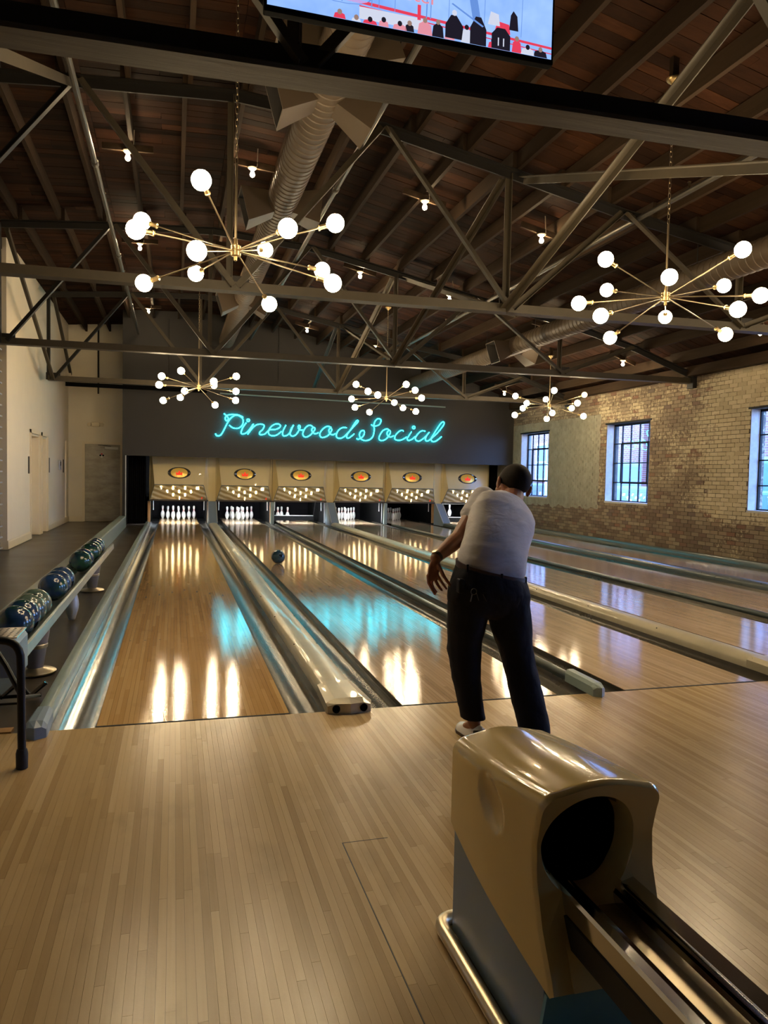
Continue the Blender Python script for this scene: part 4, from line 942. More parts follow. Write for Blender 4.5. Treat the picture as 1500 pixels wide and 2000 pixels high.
for i, ids in sets.items():
    for k, n in enumerate(ids):
        a, b = spots[n]
        o = pin0 if first else copy_tree(pin0); first = False
        o.location = (LC[i]+a*.1524, 18.288+b*.264, .0); o.rotation_euler = (0,0,rnd.uniform(0,6))
        row = ['head pin in front','second row','third row','back row'][b]; col = {-3:'far left',-2:'left',-1:'left of centre',0:'centre',1:'right of centre',2:'right',3:'far right'}[a]
        tag(o, 'white bowling pin, %s, %s, standing on the %s' % (row, col, LNAME[i]), 'pin', 'bowling pins')
MB().bevbox(8.3,9.5,17.9,18.9,.541,.60,.01,1).build('setting_table', W['steel_dark'], masks[5])
MB().box(8.42,8.46,16.66,18.6,.74,.78).box(9.32,9.36,16.66,18.6,.74,.78).box(8.42,8.46,18.3,18.6,.6,.74).box(9.32,9.36,18.3,18.6,.6,.74).build('table_arm', W['steel_dark'], masks[5])
for x, l in ((8.62,'left one'),(8.98,'right one')):
    o = copy_tree(pin0); o.location = (x,18.05,.16); tag(o, 'white bowling pin hanging in the pinsetter of the rightmost lane, '+l, 'pin', 'bowling pins')
# ================================================================== bowling balls
def m_ball(name, a, b, c):
    t = NT(name); p = t.pos(obj=True); n = t.noise(p, 5.5, 5, .6); n2 = t.noise(p, 9, 3)
    c_ = t.ramp(t.math('ADD', n, t.math('MULTIPLY', t.math('SUBTRACT', n2, .5), .4)), [(.32,a),(.5,b),(.68,c)])
    t.set(Base_Color=c_, Roughness=.16, Coat_Weight=.4, Coat_Roughness=.1); return t.m
BM = [m_ball('blue_green_ball', (0.010,0.054,0.034), (0.010,0.031,0.076), (0.017,0.044,0.119)), m_ball('grey_green_ball', (0.051,0.088,0.076), (0.093,0.133,0.105), (0.037,0.065,0.068)), m_ball('deep_blue_ball', (0.007,0.017,0.051), (0.017,0.046,0.112), (0.012,0.031,0.076)), m_ball('dark_green_ball', (0.010,0.044,0.025), (0.015,0.058,0.037), (0.009,0.025,0.044)), m_ball('slate_blue_ball', (0.014,0.048,0.071), (0.024,0.071,0.102), (0.014,0.041,0.058))]
def ball(loc, mi, label, rot=(0,0,0), group=None):
    o = MB().sphere((0,0,0), .108, 32, 20).build('bowling_ball', BM[mi], smooth='all'); o.location = loc; o.rotation_euler = rot
    for a,b,r in ((.0,.0,.0125),(.24,.1,.0115),(.24,-.14,.0115)):
        d = Vector((math.sin(a)*1.0, b*.9, math.cos(a))).normalized()
        MB().lathe([(r,.1070),(r*1.08,.1083),(r*1.0,.1087),(r*.9,.1085)], (0,0,0), 12, axis=d).build('finger_hole', W['black'], o)
    tag(o, label, 'ball', group); return o
ball((1.967,7.222,.109), 4, 'dark teal bowling ball rolling down the second lane', (1.2,.4,0))
RX = -.512; RZ = .47
bl_ = [(.573,0,(1.9,.3,0)),(.80,0,(2.0,.2,1)),(1.02,1,(.15,.35,.6)),(1.24,1,(-.1,.45,2)),(2.02,0,(2,.5,2)),(2.24,2,(2.2,.1,3)),(2.46,2,(1.8,.2,1)),(3.78,3,(1.9,.4,2)),(4.0,2,(2,.3,0)),(4.66,3,(2.1,.2,4)),(4.88,3,(2,.5,2)),(5.10,2,(1.9,.1,1)),(5.32,4,(2.1,.4,0))]
bd_ = ['blue and green swirled','blue and green swirled','grey green speckled','grey green speckled','blue and green swirled','deep blue','deep blue','dark green','deep blue','dark green','dark green','deep blue','slate blue']
for k,(y,m_,r) in enumerate(bl_): ball((RX,y,RZ), m_, '%s bowling ball, %s from the near end of the rack' % (bd_[k], ORD[k]), r, 'balls on the rack')
# ---- ball rack
e = empty('ball_rack', (RX,3,0), 0, 'long pale teal ball rack on flared grey legs left of the lanes', 'rack')
def rail(x, s_):
    pr = [(x,.415),(x+s_*.020,.43),(x+s_*.034,.425),(x+s_*.037,.365),(x-s_*.010,.325),(x-s_*.06,.322),(x-s_*.06,.335),(x-s_*.012,.375)]
    MB().ext(pr, .12, 6.15).build('side_rail', W['teal'], e, smooth=30)
rail(-.405,1); rail(-.619,-1)
MB().box(-.58,-.444,.12,6.15,.318,.338).build('tray', W['teal_dark'], e)
MB().ext([(-.66,.33),(-.36,.33),(-.36,.50),(-.38,.53),(-.64,.53),(-.66,.50)], -.14, .12).build('end_housing', W['bluegrey'], e, smooth=30)
mb = MB(); mb.box(-.655,-.365,-.14,.118,.531,.537)
o = mb.build('chrome_top', W['chrome'], e)
m_ = MB()
for a in range(9):
    for b in range(7): m_.lathe([(.007,.5372),(.007,.5376)], (-.645+a*.033,-.12+b*.035,0), 6)
tag(m_.build('perforations', W['steel_dark'], o), kind='stuff')
for y, st in ((1.25,0),(3.13,1),(4.89,0)):
    if st == 0:
        MB().lathe([(.135,0),(.135,.008),(.12,.016),(.06,.03),(.055,.034)], (RX,y,0), 28).build('foot_plate', W['chrome_warm'], e, smooth=30)
        MB().lathe([(.05,.03),(.056,.05),(.075,.18),(.092,.27),(.095,.325)], (RX,y,0), 24).build('leg', W['leg_grey'], e, smooth=30)
        MB().lathe([(.0772,.17),(.08,.175),(.082,.195),(.079,.2)], (RX,y,0), 24, capb=False, capt=False).build('leg_band', W['chrome_warm'], e, smooth=30)
    else:
        MB().lathe([(.028,0),(.034,.02),(.058,.10),(.063,.14),(.058,.19),(.04,.26),(.036,.325)], (RX,y,0), 20).build('leg', W['offgrey'], e, smooth='all')
# ================================================================== black tube ramp stand at the left edge
e = empty('tube_stand', (-.6,-.3,0), 0, 'black tubular metal stand on the approach at the left edge', 'stand')
def arc(p0, p1, c, n=6): return [Vector(p0).lerp(Vector(c),t_/n).lerp(Vector(c).lerp(Vector(p1),t_/n),t_/n) for t_ in range(n+1)]
y = -.516
pts = [(-.274,y,.03),(-.277,y,.47)]+arc((-.277,y,.50),(-.36,y,.604),(-.277,y,.60))[1:]+[(-.84,y,.604)]+arc((-.84,y,.604),(-.925,y,.50),(-.925,y,.60))[1:]+[(-.928,y,.03)]
MB().tube(pts, .0185, 12).build('frame', W['tube_black'], e, smooth=True)
for x in (-.274,-.928): MB().lathe([(.026,0),(.027,.07),(.022,.09),(.019,.092)], (x,y,0), 16).build('rubber_foot', W['rubber'], e, smooth=30)
MB().tube([(-.275,y+.01,.335),(-.36,y+.1,.46),(-.46,y+.2,.58)], .013, 10).build('strut', W['tube_black'], e, smooth=True)
MB().tube([(-.37,.60,.022),(-.95,.60,.022)], .011, 8).build('rear_bar', W['tube_black'], e, smooth=True)
MB().tube([(-.28,y+.02,.30),(-.60,y+.02,.30)], .006, 8).build('cross_rod', W['tube_black'], e, smooth=True)
for x in (-.40,-.56):
    MB().tube([(x-.09,.60,.10),(x-.03,.60,.02),(x+.06,.60,.10)], .014, 8).build('chrome_hook', W['tube_black'], e, smooth=True)
    MB().bar((x-.02,.578,.035),(x+.055,.578,.105),.012,.012).build('hook_face', W['chrome'], e)
MB().tube([(-.93,y+.02,.35),(-.93,.60,.022),(-.95,.60,.022)], .013, 8).build('strut', W['tube_black'], e, smooth=True)
MB().tube([(-.275,y+.01,.33),(-.38,.60,.022)], .010, 8).build('strut', W['tube_black'], e, smooth=True)
# ================================================================== bottle shelving at the left edge
e = empty('bottle_shelf', (-2.62,8.9,0), 0, 'tall metal shelving full of dark bottles at the left edge', 'shelf')
nsh = 18; z0 = .03; z1 = 3.42; dzs = (z1-z0)/nsh
for k in range(nsh+1): MB().box(-2.80,-2.44,7.4,9.74,z0+k*dzs-.012,z0+k*dzs+.012).build('shelf_board', W['offgrey'], e)
for (x,yy) in ((-2.79,9.7),(-2.46,7.42),(-2.79,7.42)): MB().box(x-.012,x+.012,yy-.012,yy+.012,0,3.46).build('upright', W['steel_dark'], e)
bt = [plain('dark_bottle_glass_%d' % k, c, .12) for k,c in enumerate(((.01,.012,.016),(.03,.012,.012),(.02,.03,.035),(.012,.02,.012)))]
lbm = plain('bottle_label', (.35,.34,.30), .6)
bprof = [(.034,0),(.036,.006),(.036,.085),(.033,.10),(.014,.122),(.0125,.155),(.014,.158),(.013,.165)]
bmesh_ = [MB().lathe(bprof, (0,0,0), 12).mesh('bottle', m_, smooth=30) for m_ in bt]
lab_me = MB().lathe([(.0364,.025),(.0364,.07)], (0,0,0), 12, capb=False, capt=False).mesh('bottle_label', lbm, smooth='all')
for k in range(nsh):
    for j in range(5):
        y = 9.62-j*.1; o = bpy.data.objects.new('bottle', bmesh_[rnd.randrange(4)]); COL.objects.link(o); o.scale = (.95,)*3; o.location = (-2.49,y,z0+k*dzs+.0125); o.rotation_euler = (0,0,rnd.uniform(0,6))
        tag(o, 'dark bottle on the %s shelf up, %s from the wall end of the shelving' % (ORD[k], ORD[j]), 'bottle', 'bottles on the shelving')
        if (k*5+j) % 3 == 0: inst('bottle_label', lab_me, o)
# ================================================================== television
e = empty('television', (1.36,-1.13,3.6), 0, 'wall television showing an ice hockey game, hung from the nearest truss', 'television')
ty_ = -1.12; tx0, tx1, tz0, tz1 = .735, 2.035, 3.265, 4.0
MB().bevbox(tx0,tx1,ty_,ty_+.045,tz0,tz1,.006,2).build('housing', W['black'], e)
sc = (tx0+.012,tx1-.012,tz0+.022,tz1-.012); yf_ = ty_-.0015
t = NT('ice_picture'); x_,y_,z_ = t.sep(t.pos())[:3]; n = t.noise(t.pos(3,1,3), 2, 3)
t.set(Base_Color=(.02,.02,.02), Emission_Color=t.ramp(n, [(.3,(.20,.38,.85)),(.7,(.34,.54,.95))]), Emission_Strength=.48, Roughness=.15); W['ice'] = t.m
def E_(n,c,s_=1.): return emit(n,c,s_*.48)
es = {'red':E_('screen_red',(.75,.05,.10),.9),'dark':E_('screen_dark',(.012,.010,.018),1),'blue':E_('screen_blue_line',(.12,.25,.62),1),'pale':E_('screen_pale',(.62,.66,.8),.9),'pink':E_('screen_pink',(.75,.28,.35),.9),'skin':E_('screen_tan',(.35,.22,.18),.8)}
scr = MB().box(sc[0],sc[1],yf_,yf_+.002,sc[2],sc[3]).build('screen', W['ice'], e)
def flat(name, pts, m, d):     # flat graphics drawn on the screen
    MB().add([(sc[0]+(sc[1]-sc[0])*u, yf_-d, sc[2]+(sc[3]-sc[2])*v) for u,v in pts], [tuple(range(len(pts)))]).build(name, m, scr)
def oval2(cx,cz,a,b,n=14): return [(cx+a*math.cos(2*PI*k/n), cz+b*math.sin(2*PI*k/n)) for k in range(n)]
flat('rink_line', [(.19,.115),(1,.06),(1,.075),(.19,.135)], es['red'], .0004)
flat('rink_line', [(.3,.09),(1,.03),(1,.036),(.3,.098)], es['red'], .0004)
for u,w_ in ((.05,.002),(.24,.003),(.34,.003),(.365,.002),(.42,.002),(.53,.004),(.545,.003),(.61,.002),(.74,.002),(.88,.002)): flat('glass_post', [(u,.10),(u+w_,.10),(u+w_+.01,.9),(u+.01,.9)], es['blue'], .0005)
flat('face_off_circle', [p for p in oval2(.24,.14,.10,.05)], es['blue'], .0003); flat('face_off_ice', [p for p in oval2(.24,.14,.095,.046)], W['ice'], .0004)
flat('blue_line', [(.70,.14),(.73,.14),(.69,.5),(.66,.5)], es['blue'], .0005)
flat('goal_post', [(.50,.08),(.512,.08),(.512,.17),(.50,.17)], es['red'], .0006)
flat('boards', [(.3,.02),(.52,.02),(.52,.09),(.3,.09)], es['pale'], .0005)
r2_ = random.Random(3)
for k in range(16):      # crowd along the lower edge
    u = .24+.048*k+r2_.uniform(-.01,.01); h = r2_.uniform(.05,.12); w_ = r2_.uniform(.016,.028); mm = es[r2_.choice(['dark','dark','dark','pale','red','pink'])]
    if k < 6: h *= .5
    flat('spectator', [(u-w_,0),(u+w_,0),(u+w_*.8,h*.6),(u+w_*.3,h*.75),(u-w_*.3,h*.75),(u-w_*.8,h*.6)], mm, .0008); flat('spectator_head', oval2(u,h*.85,.008,.016), es[r2_.choice(['dark','skin','dark'])], .0009)
flat('player', [(.60,.01),(.66,.01),(.665,.09),(.64,.15),(.62,.15),(.60,.09)], es['dark'], .001); flat('player_head', oval2(.632,.165,.009,.018), es['pale'], .0011)
flat('player', [(.69,.0),(.75,.0),(.75,.10),(.73,.17),(.71,.17),(.69,.1)], es['dark'], .001)
flat('player', [(.77,.0),(.84,.0),(.84,.09),(.82,.13),(.79,.13),(.77,.09)], es['dark'], .0012)
flat('player', [(.78,.10),(.84,.10),(.835,.16),(.79,.17)], es['red'], .0009); flat('player', [(.835,.13),(.87,.13),(.865,.22),(.85,.25),(.84,.22)], es['dark'], .001); flat('player', [(.755,.14),(.80,.14),(.795,.21),(.765,.22)], es['pale'], .001)
flat('stick', [(.62,.215),(.625,.222),(.74,.12),(.735,.112)], es['blue'], .0011)
def text(body, u, v, size, m, d, par, sx=1.0):
    cu = bpy.data.curves.new('lettering', 'FONT'); cu.body = body; cu.size = size; cu.align_x = 'CENTER'; cu.extrude = .0004
    o = bpy.data.objects.new('lettering', cu); COL.objects.link(o); o.parent = par
    o.name = 'lettering_curve'
    o.location = Vector((sc[0]+(sc[1]-sc[0])*u, yf_-d, sc[2]+(sc[3]-sc[2])*v))-ORG[par.name]; o.rotation_euler = (PI/2,0,0); o.scale = (sx,1,1); cu.materials.append(m)
    dg = bpy.context.evaluated_depsgraph_get(); dg.update(); me = bpy.data.meshes.new_from_object(o.evaluated_get(dg)); n_ = bpy.data.objects.new('lettering', me); COL.objects.link(n_); n_.parent = par; n_.location = o.location; n_.rotation_euler = o.rotation_euler; n_.scale = o.scale; bpy.data.objects.remove(o); return n_
text('11', .805, .02, .05, es['pale'], .0024, scr)
text('Teeter', .47, .185, .075, es['pink'], .002, scr, 1.25)
mb = MB()
for x in (1.05,1.75): mb.box(x-.02,x+.02,ty_+.045,ty_+.085,3.35,3.95)
mb.box(.95,1.85,ty_+.045,ty_+.08,3.7,3.78); mb.bar((1.36,ty_+.08,3.74),(1.36,-.62,3.62),.06,.05); mb.build('mount', W['steel_dark'], e)
# ================================================================== ball return
e = empty('ball_return', (1.37,-2.45,0), 0, 'cream and blue grey ball return hood with chrome track in the foreground', 'ball return')
HX0, HX1 = 1.212, 1.535; HC = (HX0+HX1)/2
def yfront(z):
    pts = [(.20,-2.80),(.27,-2.775),(.36,-2.725),(.46,-2.692),(.54,-2.686),(.60,-2.70),(.66,-2.72),(.70,-2.725)]
    for (a,b),(c,d) in zip(pts, pts[1:]):
        if z <= c: return b+(d-b)*(z-a)/(c-a)
    return pts[-1][1]
def outline(zb, zt_, x0, x1, n=96, cr=.045, dome=.018):
    # closed loop (x,z): rounded top corners, square bottom corners, evenly parametrised by arc length
    raw = []
    def seg(a,b,m): 
        for k in range(m): raw.append((a[0]+(b[0]-a[0])*k/m, a[1]+(b[1]-a[1])*k/m))
    seg((x0,zb),(x0,zt_-cr),44)
    for k in range(8): a = PI-PI/2*k/8; raw.append((x0+cr+cr*math.cos(a), zt_-cr+cr*math.sin(a)))
    for k in range(20): u = k/20; raw.append((x0+cr+(x1-x0-2*cr)*u, zt_+dome*math.sin(PI*u)))
    for k in range(8): a = PI/2-PI/2*k/8; raw.append((x1-cr+cr*math.cos(a), zt_-cr+cr*math.sin(a)))
    seg((x1,zt_-cr),(x1,zb),44); seg((x1,zb),(x0,zb),12)
    return raw
secs = []; NS = 64
for k in range(NS+1):
    u = k/NS; y = -2.165+u*(-2.72+2.165)
    zt_ = lerp(.612,.672,min(1,u*1.02)); zb = lerp(.355,.235,u); 
    bl2 = .012*math.sin(PI*u)
    lp = outline(zb, zt_, HX0-bl2+(.012 if k == 0 else 0), HX1+bl2-(.012 if k == 0 else 0))
    row = []
    for (a,b) in lp:
        yy = -2.165 + (yfront(b)+2.165)*u
        # oval thumb recess in both cheeks
        if abs(a-HX0) < .03 or abs(a-HX1) < .03:
            dd = ((yy+2.47)/.075)**2+((b-.545-(yy+2.47)*.3)/.062)**2
            if dd < 1: a += (.020 if a < HC else -.020)*(1-dd)**.6 if dd > .12 else (.020 if a < HC else -.020)*.92
        row.append((a, yy, b))
    secs.append(row)
n = len(secs[0]); mb = MB()
vs = [p for r in secs for p in r]; fs = [(i*n+j, i*n+(j+1)%n, (i+1)*n+(j+1)%n, (i+1)*n+j) for i in range(NS) for j in range(n)]
fs.append(tuple(range(n)))
# front: outer edge -> rolled lip -> ball opening
front = secs[-1]
oc = (1.352,.53); 
def hole(k, r=1.0, dy=0.):
    a, yy, b = front[k]; th = math.atan2(b-oc[1], a-oc[0])
    # round mouth narrowing to a slot at the bottom
    rx = .116*r; rz = .118*r
    if math.sin(th) < -.55: 
        w_ = .105; zz = max(b+.03, .40); 
    return (oc[0]+rx*math.cos(th), yfront(oc[1]+rz*math.sin(th))+dy, oc[1]+rz*math.sin(th))
base = len(vs)
def inset(p, f, d): 
    c = (HC,.46); x = c[0]+(p[0]-c[0])*f; z = c[1]+(p[2]-c[1])*f; return (x, yfront(z)+d, z)
r1 = [inset(p,.965,-.012) for p in front]; r2h = [hole(k,1.07,-.012) for k in range(n)]; r3 = [hole(k,1.0,.004) for k in range(n)]; r4 = [hole(k,.97,.05) for k in range(n)]
vs += r1+r2h+r3+r4
def bridge(a,b): return [(a+j, a+(j+1)%n, b+(j+1)%n, b+j) for j in range(n)]
fs += bridge(NS*n, base)+bridge(base, base+n)+bridge(base+n, base+2*n)+bridge(base+2*n, base+3*n)
mb.add(vs, fs)
hood = mb.build('hood', W['cream_hood'], e, smooth=50)
mb = MB(); r5 = [hole(k,.975,.045) for k in range(n)]; r6 = [(1.37+(p[0]-1.37)*.8,-2.32,.50+(p[2]-.50)*.68) for p in r5]
mb.add(r5+r6, [(j,(j+1)%n,n+(j+1)%n,n+j) for j in range(n)]+[tuple(range(n,2*n))]); mb.build('ball_mouth', W['black'], hood)
# blue grey base under the hood
mb = MB(); mb.ext([(-2.175,.018),(-2.70,.018),(-2.74,.20),(-2.74,.26),(-2.175,.37)], HX0+.012, HX1-.012, axis='x'); bs = mb.build('base', W['bluegrey'], e)
mb = MB(); mb.ext([(-2.70,.03),(-2.712,.03),(-2.756,.215),(-2.744,.215)], HX0+.012, HX1-.012, axis='x'); mb.build('front_panel', W['blue'], bs)
# inspection hatch on the front face below the mouth
mb = MB(); q = [(HX0+.055,.245),(HX1-.10,.245),(HX1-.10,.345),(HX0+.055,.345)]
mb.add([(a,yfront(b)-.013,b) for a,b in q]+[(a,yfront(b)-.017,b) for a,b in q], [(0,1,2,3),(4,7,6,5),(0,4,5,1),(1,5,6,2),(2,6,7,3),(3,7,4,0)]); mb.build('hatch', W['cream_hood'], hood)
MB().box(HX0+.075,HX0+.12,-2.765,-2.70,.33,.385).build('track_slot', W['black'], hood)
# kick rail round the foot
kp = [(HX0-.018,-4.4,.022),(HX0-.018,-2.2,.022)]+[tuple(p) for p in arc((HX0-.018,-2.18,.022),(HX0+.04,-2.125,.022),(HX0-.018,-2.125,.022),5)]+[tuple(p) for p in arc((HX1-.04,-2.125,.022),(HX1+.018,-2.18,.022),(HX1+.018,-2.125,.022),5)]+[(HX1+.018,-4.4,.022)]
MB().tube(kp, .021, 12).build('kick_rail', W['chrome_warm'], e, smooth=True)
# chrome track towards the viewer
TC = 1.377
def rext(name, prof, m, y0=-2.60, y1=-4.45): MB().ext([(TC+a,b) for a,b in prof], y0, y1).build(name, m, e, smooth=30)
for s_ in (-1,1):
    w_ = .030 if s_ < 0 else .034
    rext('side_rail', [(s_*.100,.432),(s_*.094,.439),(s_*(.094-w_),.432),(s_*(.094-w_-.004),.424),(s_*(.094-w_-.004),.405),(s_*.091,.380),(s_*.100,.380)], W['chrome'])
    rext('ball_rail', [(s_*.050,.414),(s_*.042,.421),(s_*.034,.414),(s_*.032,.39),(s_*.052,.39)], W['chrome'])
rext('track_floor', [(-.091,.378),(.091,.378),(.091,.386),(.03,.392),(-.03,.392),(-.091,.386)], W['chrome_warm'])
rext('side_skirt', [(-.104,.385),(-.100,.385),(-.096,.32),(-.100,.32)], W['steel_dark'])
rext('side_skirt', [(.104,.385),(.100,.385),(.096,.32),(.100,.32)], W['steel_dark'])
for y in (-3.3,-4.2):
    MB().box(TC-.06,TC+.06,y-.04,y+.04,-.006,.378).build('track_leg', W['bluegrey'], e)

# ================================================================== the bowler
def Vv(*a): return Vector(a)
skin_m = NT('tanned_skin'); skin_m.set(Base_Color=skin_m.ramp(skin_m.noise(skin_m.pos(obj=True), 14, 3), [(.3,(.22,.09,.048)),(.7,(.31,.135,.075))]), Roughness=.5, Subsurface_Weight=.08); skin_m = skin_m.m
shirt_m = NT('white_cotton'); p = shirt_m.pos(7,7,16, obj=True); nz = shirt_m.noise(p, 1.1, 3, .5); nz.node.inputs['Distortion'].default_value = .6
shirt_m.set(Base_Color=shirt_m.ramp(nz, [(.3,(.46,.44,.46)),(.7,(.54,.52,.53))]), Roughness=.85); shirt_m.bump(nz, .4, .02); shirt_m = shirt_m.m
trou_m = NT('black_navy_twill'); nz = trou_m.noise(trou_m.pos(9,9,5, obj=True), 1.2, 3); trou_m.set(Base_Color=(.008,.008,.013), Roughness=.8, Specular_IOR_Level=.2); trou_m.bump(nz, .5, .02); trou_m = trou_m.m
hair_m = NT('short_dark_hair'); nz = hair_m.noise(hair_m.pos(220,220,60, obj=True), 1, 3); hair_m.set(Base_Color=hair_m.ramp(nz, [(.3,(.006,.004,.003)),(.7,(.018,.011,.007))]), Roughness=.75, Specular_IOR_Level=.15); hair_m.bump(nz, .35, .002); hair_m = hair_m.m
leather = plain('dark_brown_leather', (.035,.014,.010), .4)
def caps(mb, a, b, ra, rb, n=16):
    a = Vector(a); b = Vector(b); d = (b-a); L = d.length; pr = []
    for k in range(6): t_ = PI/2*k/5; pr.append((max(.0008,ra*math.sin(t_)), -ra*math.cos(t_)))
    for k in range(6): t_ = PI/2*k/5; pr.append((max(.0008,rb*math.cos(t_)), L+rb*math.sin(t_)))
    mb.lathe(pr, a, n, axis=d)
def ell(mb, c, ax, n=20, m=12):
    "ellipsoid with three half-axis vectors"
    o = len(mb.v); mb.sphere((0,0,0), 1, n, m); A, B, C_ = [Vector(v) for v in ax]; c = Vector(c)
    for i in range(o, len(mb.v)): v = mb.v[i]; mb.v[i] = tuple(c+A*v[0]+B*v[1]+C_*v[2])
def loft(mb, rings, n=40, ex=2.3, cap=True):
    "rings of (centre, half-width vector, half-depth vector)"
    vs = []
    for c, u, v in rings:
        c = Vector(c); u = Vector(u); v = Vector(v)
        for k in range(n):
            a = 2*PI*k/n; ca, sa = math.cos(a), math.sin(a)
            vs.append(c+u*math.copysign(abs(ca)**(2/ex), ca)+v*math.copysign(abs(sa)**(2/ex), sa))
    N = len(rings); fs = [(i*n+k, i*n+(k+1)%n, (i+1)*n+(k+1)%n, (i+1)*n+k) for i in range(N-1) for k in range(n)]
    if cap: fs += [tuple(range(n-1,-1,-1)), tuple((N-1)*n+k for k in range(n))]
    mb.add(vs, fs)
def remesh(o, vox, sm=4, fac=.5):
    r = o.modifiers.new('remesh', 'REMESH'); r.mode = 'VOXEL'; r.voxel_size = vox; r.use_smooth_shade = True
    if sm: s_ = o.modifiers.new('smooth', 'SMOOTH'); s_.iterations = sm; s_.factor = fac
PO = Vv(2.05,-.62,0)
SL, EL, WL_ = Vv(2.105,-.29,1.262), Vv(1.925,-.40,1.058), Vv(1.744,-.53,.963)
SR, ER, WR_ = Vv(2.40,-.17,1.125), Vv(2.45,.06,1.03), Vv(2.40,.27,1.06)
HU = Vv(.26,.22,.94).normalized(); HF = Vv(-.02,.97,-.24); HF = (HF-HU*HF.dot(HU)).normalized(); HRt = HF.cross(HU).normalized()
HD = Vv(2.392,-.10,1.350); HS = 1.13
def H(r,f,u): return HD+HRt*r*HS+HF*f*HS+HU*u*HS
HRt0, HF0, HU0 = HRt, HF, HU
b = MB()
HRt, HF, HU = HRt0*HS, HF0*HS, HU0*HS
# head: cranium, jaw, brow, nose, lips, chin, ears, neck
ell(b, H(0,-.012,.022), (HRt*.076,HF*.096,HU*.088)); ell(b, H(0,.03,-.045), (HRt*.058,HF*.062,HU*.07)); ell(b, H(0,.062,-.095), (HRt*.026,HF*.022,HU*.018))
caps(b, H(0,.078,.01), H(0,.108,-.035), .011, .015); ell(b, H(-.013,.098,-.038), (HRt*.01,HF*.01,HU*.008)); ell(b, H(.013,.098,-.038), (HRt*.01,HF*.01,HU*.008))
caps(b, H(-.035,.076,.022), H(.035,.076,.022), .011, .011); ell(b, H(0,.085,-.066), (HRt*.024,HF*.012,HU*.006)); ell(b, H(0,.083,-.076), (HRt*.02,HF*.012,HU*.007))
for s_ in (-1,1):
    ell(b, H(s_*.046,.05,-.02), (HRt*.02,HF*.025,HU*.022))
    ell(b, H(s_*.079,-.008,-.008), (HRt*.009+HF*-.004*1,HF*.018,HU*.032)); ell(b, H(s_*.084,-.016,0), (HRt*.008,HF*.012,HU*.026))
HRt, HF, HU = HRt0, HF0, HU0
caps(b, H(0,-.03,-.05), Vv(2.315,-.235,1.235), .060, .068)
# trunk core, pelvis
loft(b, [(Vv(2.04,-.61,.80),(.15,0,-.03),(0,.10,.03)),(Vv(2.06,-.56,.96),(.15,.02,-.035),(0,.085,-.05)),(Vv(2.17,-.40,1.12),(.17,.03,-.06),(-.02,.075,-.07)),(Vv(2.25,-.27,1.22),(.15,.04,-.065),(-.02,.055,-.06))], 24)
# arms
caps(b, SL, EL, .060, .046); caps(b, EL, EL.lerp(WL_,.35), .046, .045); caps(b, EL.lerp(WL_,.3), WL_, .045, .030)
caps(b, SR, ER, .055, .042); caps(b, ER, ER.lerp(WR_,.35), .042, .042); caps(b, ER.lerp(WR_,.3), WR_, .042, .027)
# left hand hanging from the wrist: palm, four fingers of unequal length, thumb
def hand(w, palm_end, side, back, fing, thumb):
    d = (palm_end-w).normalized(); cc = w.lerp(palm_end,.55); L = (palm_end-w).length
    ell(b, cc, (side*.038, back*.0155, d*L*.66)); caps(b, w, cc, .026, .022)
    for pts, r in fing:
        for k in range(len(pts)-1): caps(b, pts[k], pts[k+1], r*(1-.08*k), r*(1-.08*(k+1)), 10)
    for k in range(len(thumb)-1): caps(b, thumb[k], thumb[k+1], .0115-.0015*k, .0105-.0015*k, 10)
pe = Vv(1.722,-.55,.862)
hand(WL_, pe, Vv(.95,.25,.05).normalized(), Vv(-.25,.95,0).normalized(),
     [([Vv(1.694,-.557,.873),Vv(1.697,-.556,.836),Vv(1.713,-.568,.802),Vv(1.724,-.585,.778)],.0104),
      ([Vv(1.714,-.545,.868),Vv(1.722,-.530,.826),Vv(1.734,-.536,.798),Vv(1.742,-.552,.784)],.0106),
      ([Vv(1.734,-.542,.868),Vv(1.748,-.535,.834),Vv(1.762,-.550,.808),Vv(1.768,-.568,.796)],.0101),
      ([Vv(1.750,-.548,.872),Vv(1.768,-.555,.842),Vv(1.783,-.568,.817),Vv(1.790,-.580,.804)],.0090)],
     [Vv(1.752,-.56,.925),Vv(1.765,-.59,.880),Vv(1.782,-.605,.850),Vv(1.803,-.612,.822)])
pr_ = WR_+Vv(-.03,.07,.05)
hand(WR_, pr_, Vv(.8,0,.6).normalized(), Vv(-.4,-.5,.7).normalized(),
     [([pr_+Vv(.03*k_-.045,.0,.02*k_-.03)]+[pr_+Vv(.03*k_-.05-.01*j,.028*j*l_,.02*k_-.03+.012*j) for j in (1,2,3)],.0095) for k_,l_ in ((0,.8),(1,1.0),(2,1.05),(3,.9))],
     [WR_+Vv(.02,.02,.03),WR_+Vv(.045,.05,.06),WR_+Vv(.05,.085,.075)])
# legs
HL, KL, AL = Vv(1.945,-.615,.80), Vv(1.903,-.60,.465), Vv(1.932,-.665,.10)
HR, KR, AR = Vv(2.12,-.62,.78), Vv(2.185,-.66,.425), Vv(2.195,-.86,.105)
for h_, k_, a_ in ((HL,KL,AL),(HR,KR,AR)): caps(b, h_, k_, .085, .055); caps(b, k_, a_, .055, .034); caps(b, a_, a_+Vv(0,.10,-.055), .03, .026)
body = b.build('person', skin_m, loc=PO); remesh(body, .0045, 2, .4)
tag(body, 'man bowling, seen from behind, in white t-shirt and black trousers, left arm swung out', 'person')
# eyes
for s_ in (-1,1):
    m_ = MB(); m_.sphere(H(s_*.031,.071,.002), .0125, 14, 10); ey = m_.build('eye', W['white'], body, smooth='all'); m_ = MB(); m_.sphere(H(s_*.031,.0795,.002), .0058, 10, 8); m_.build('iris', leather, ey, smooth='all')
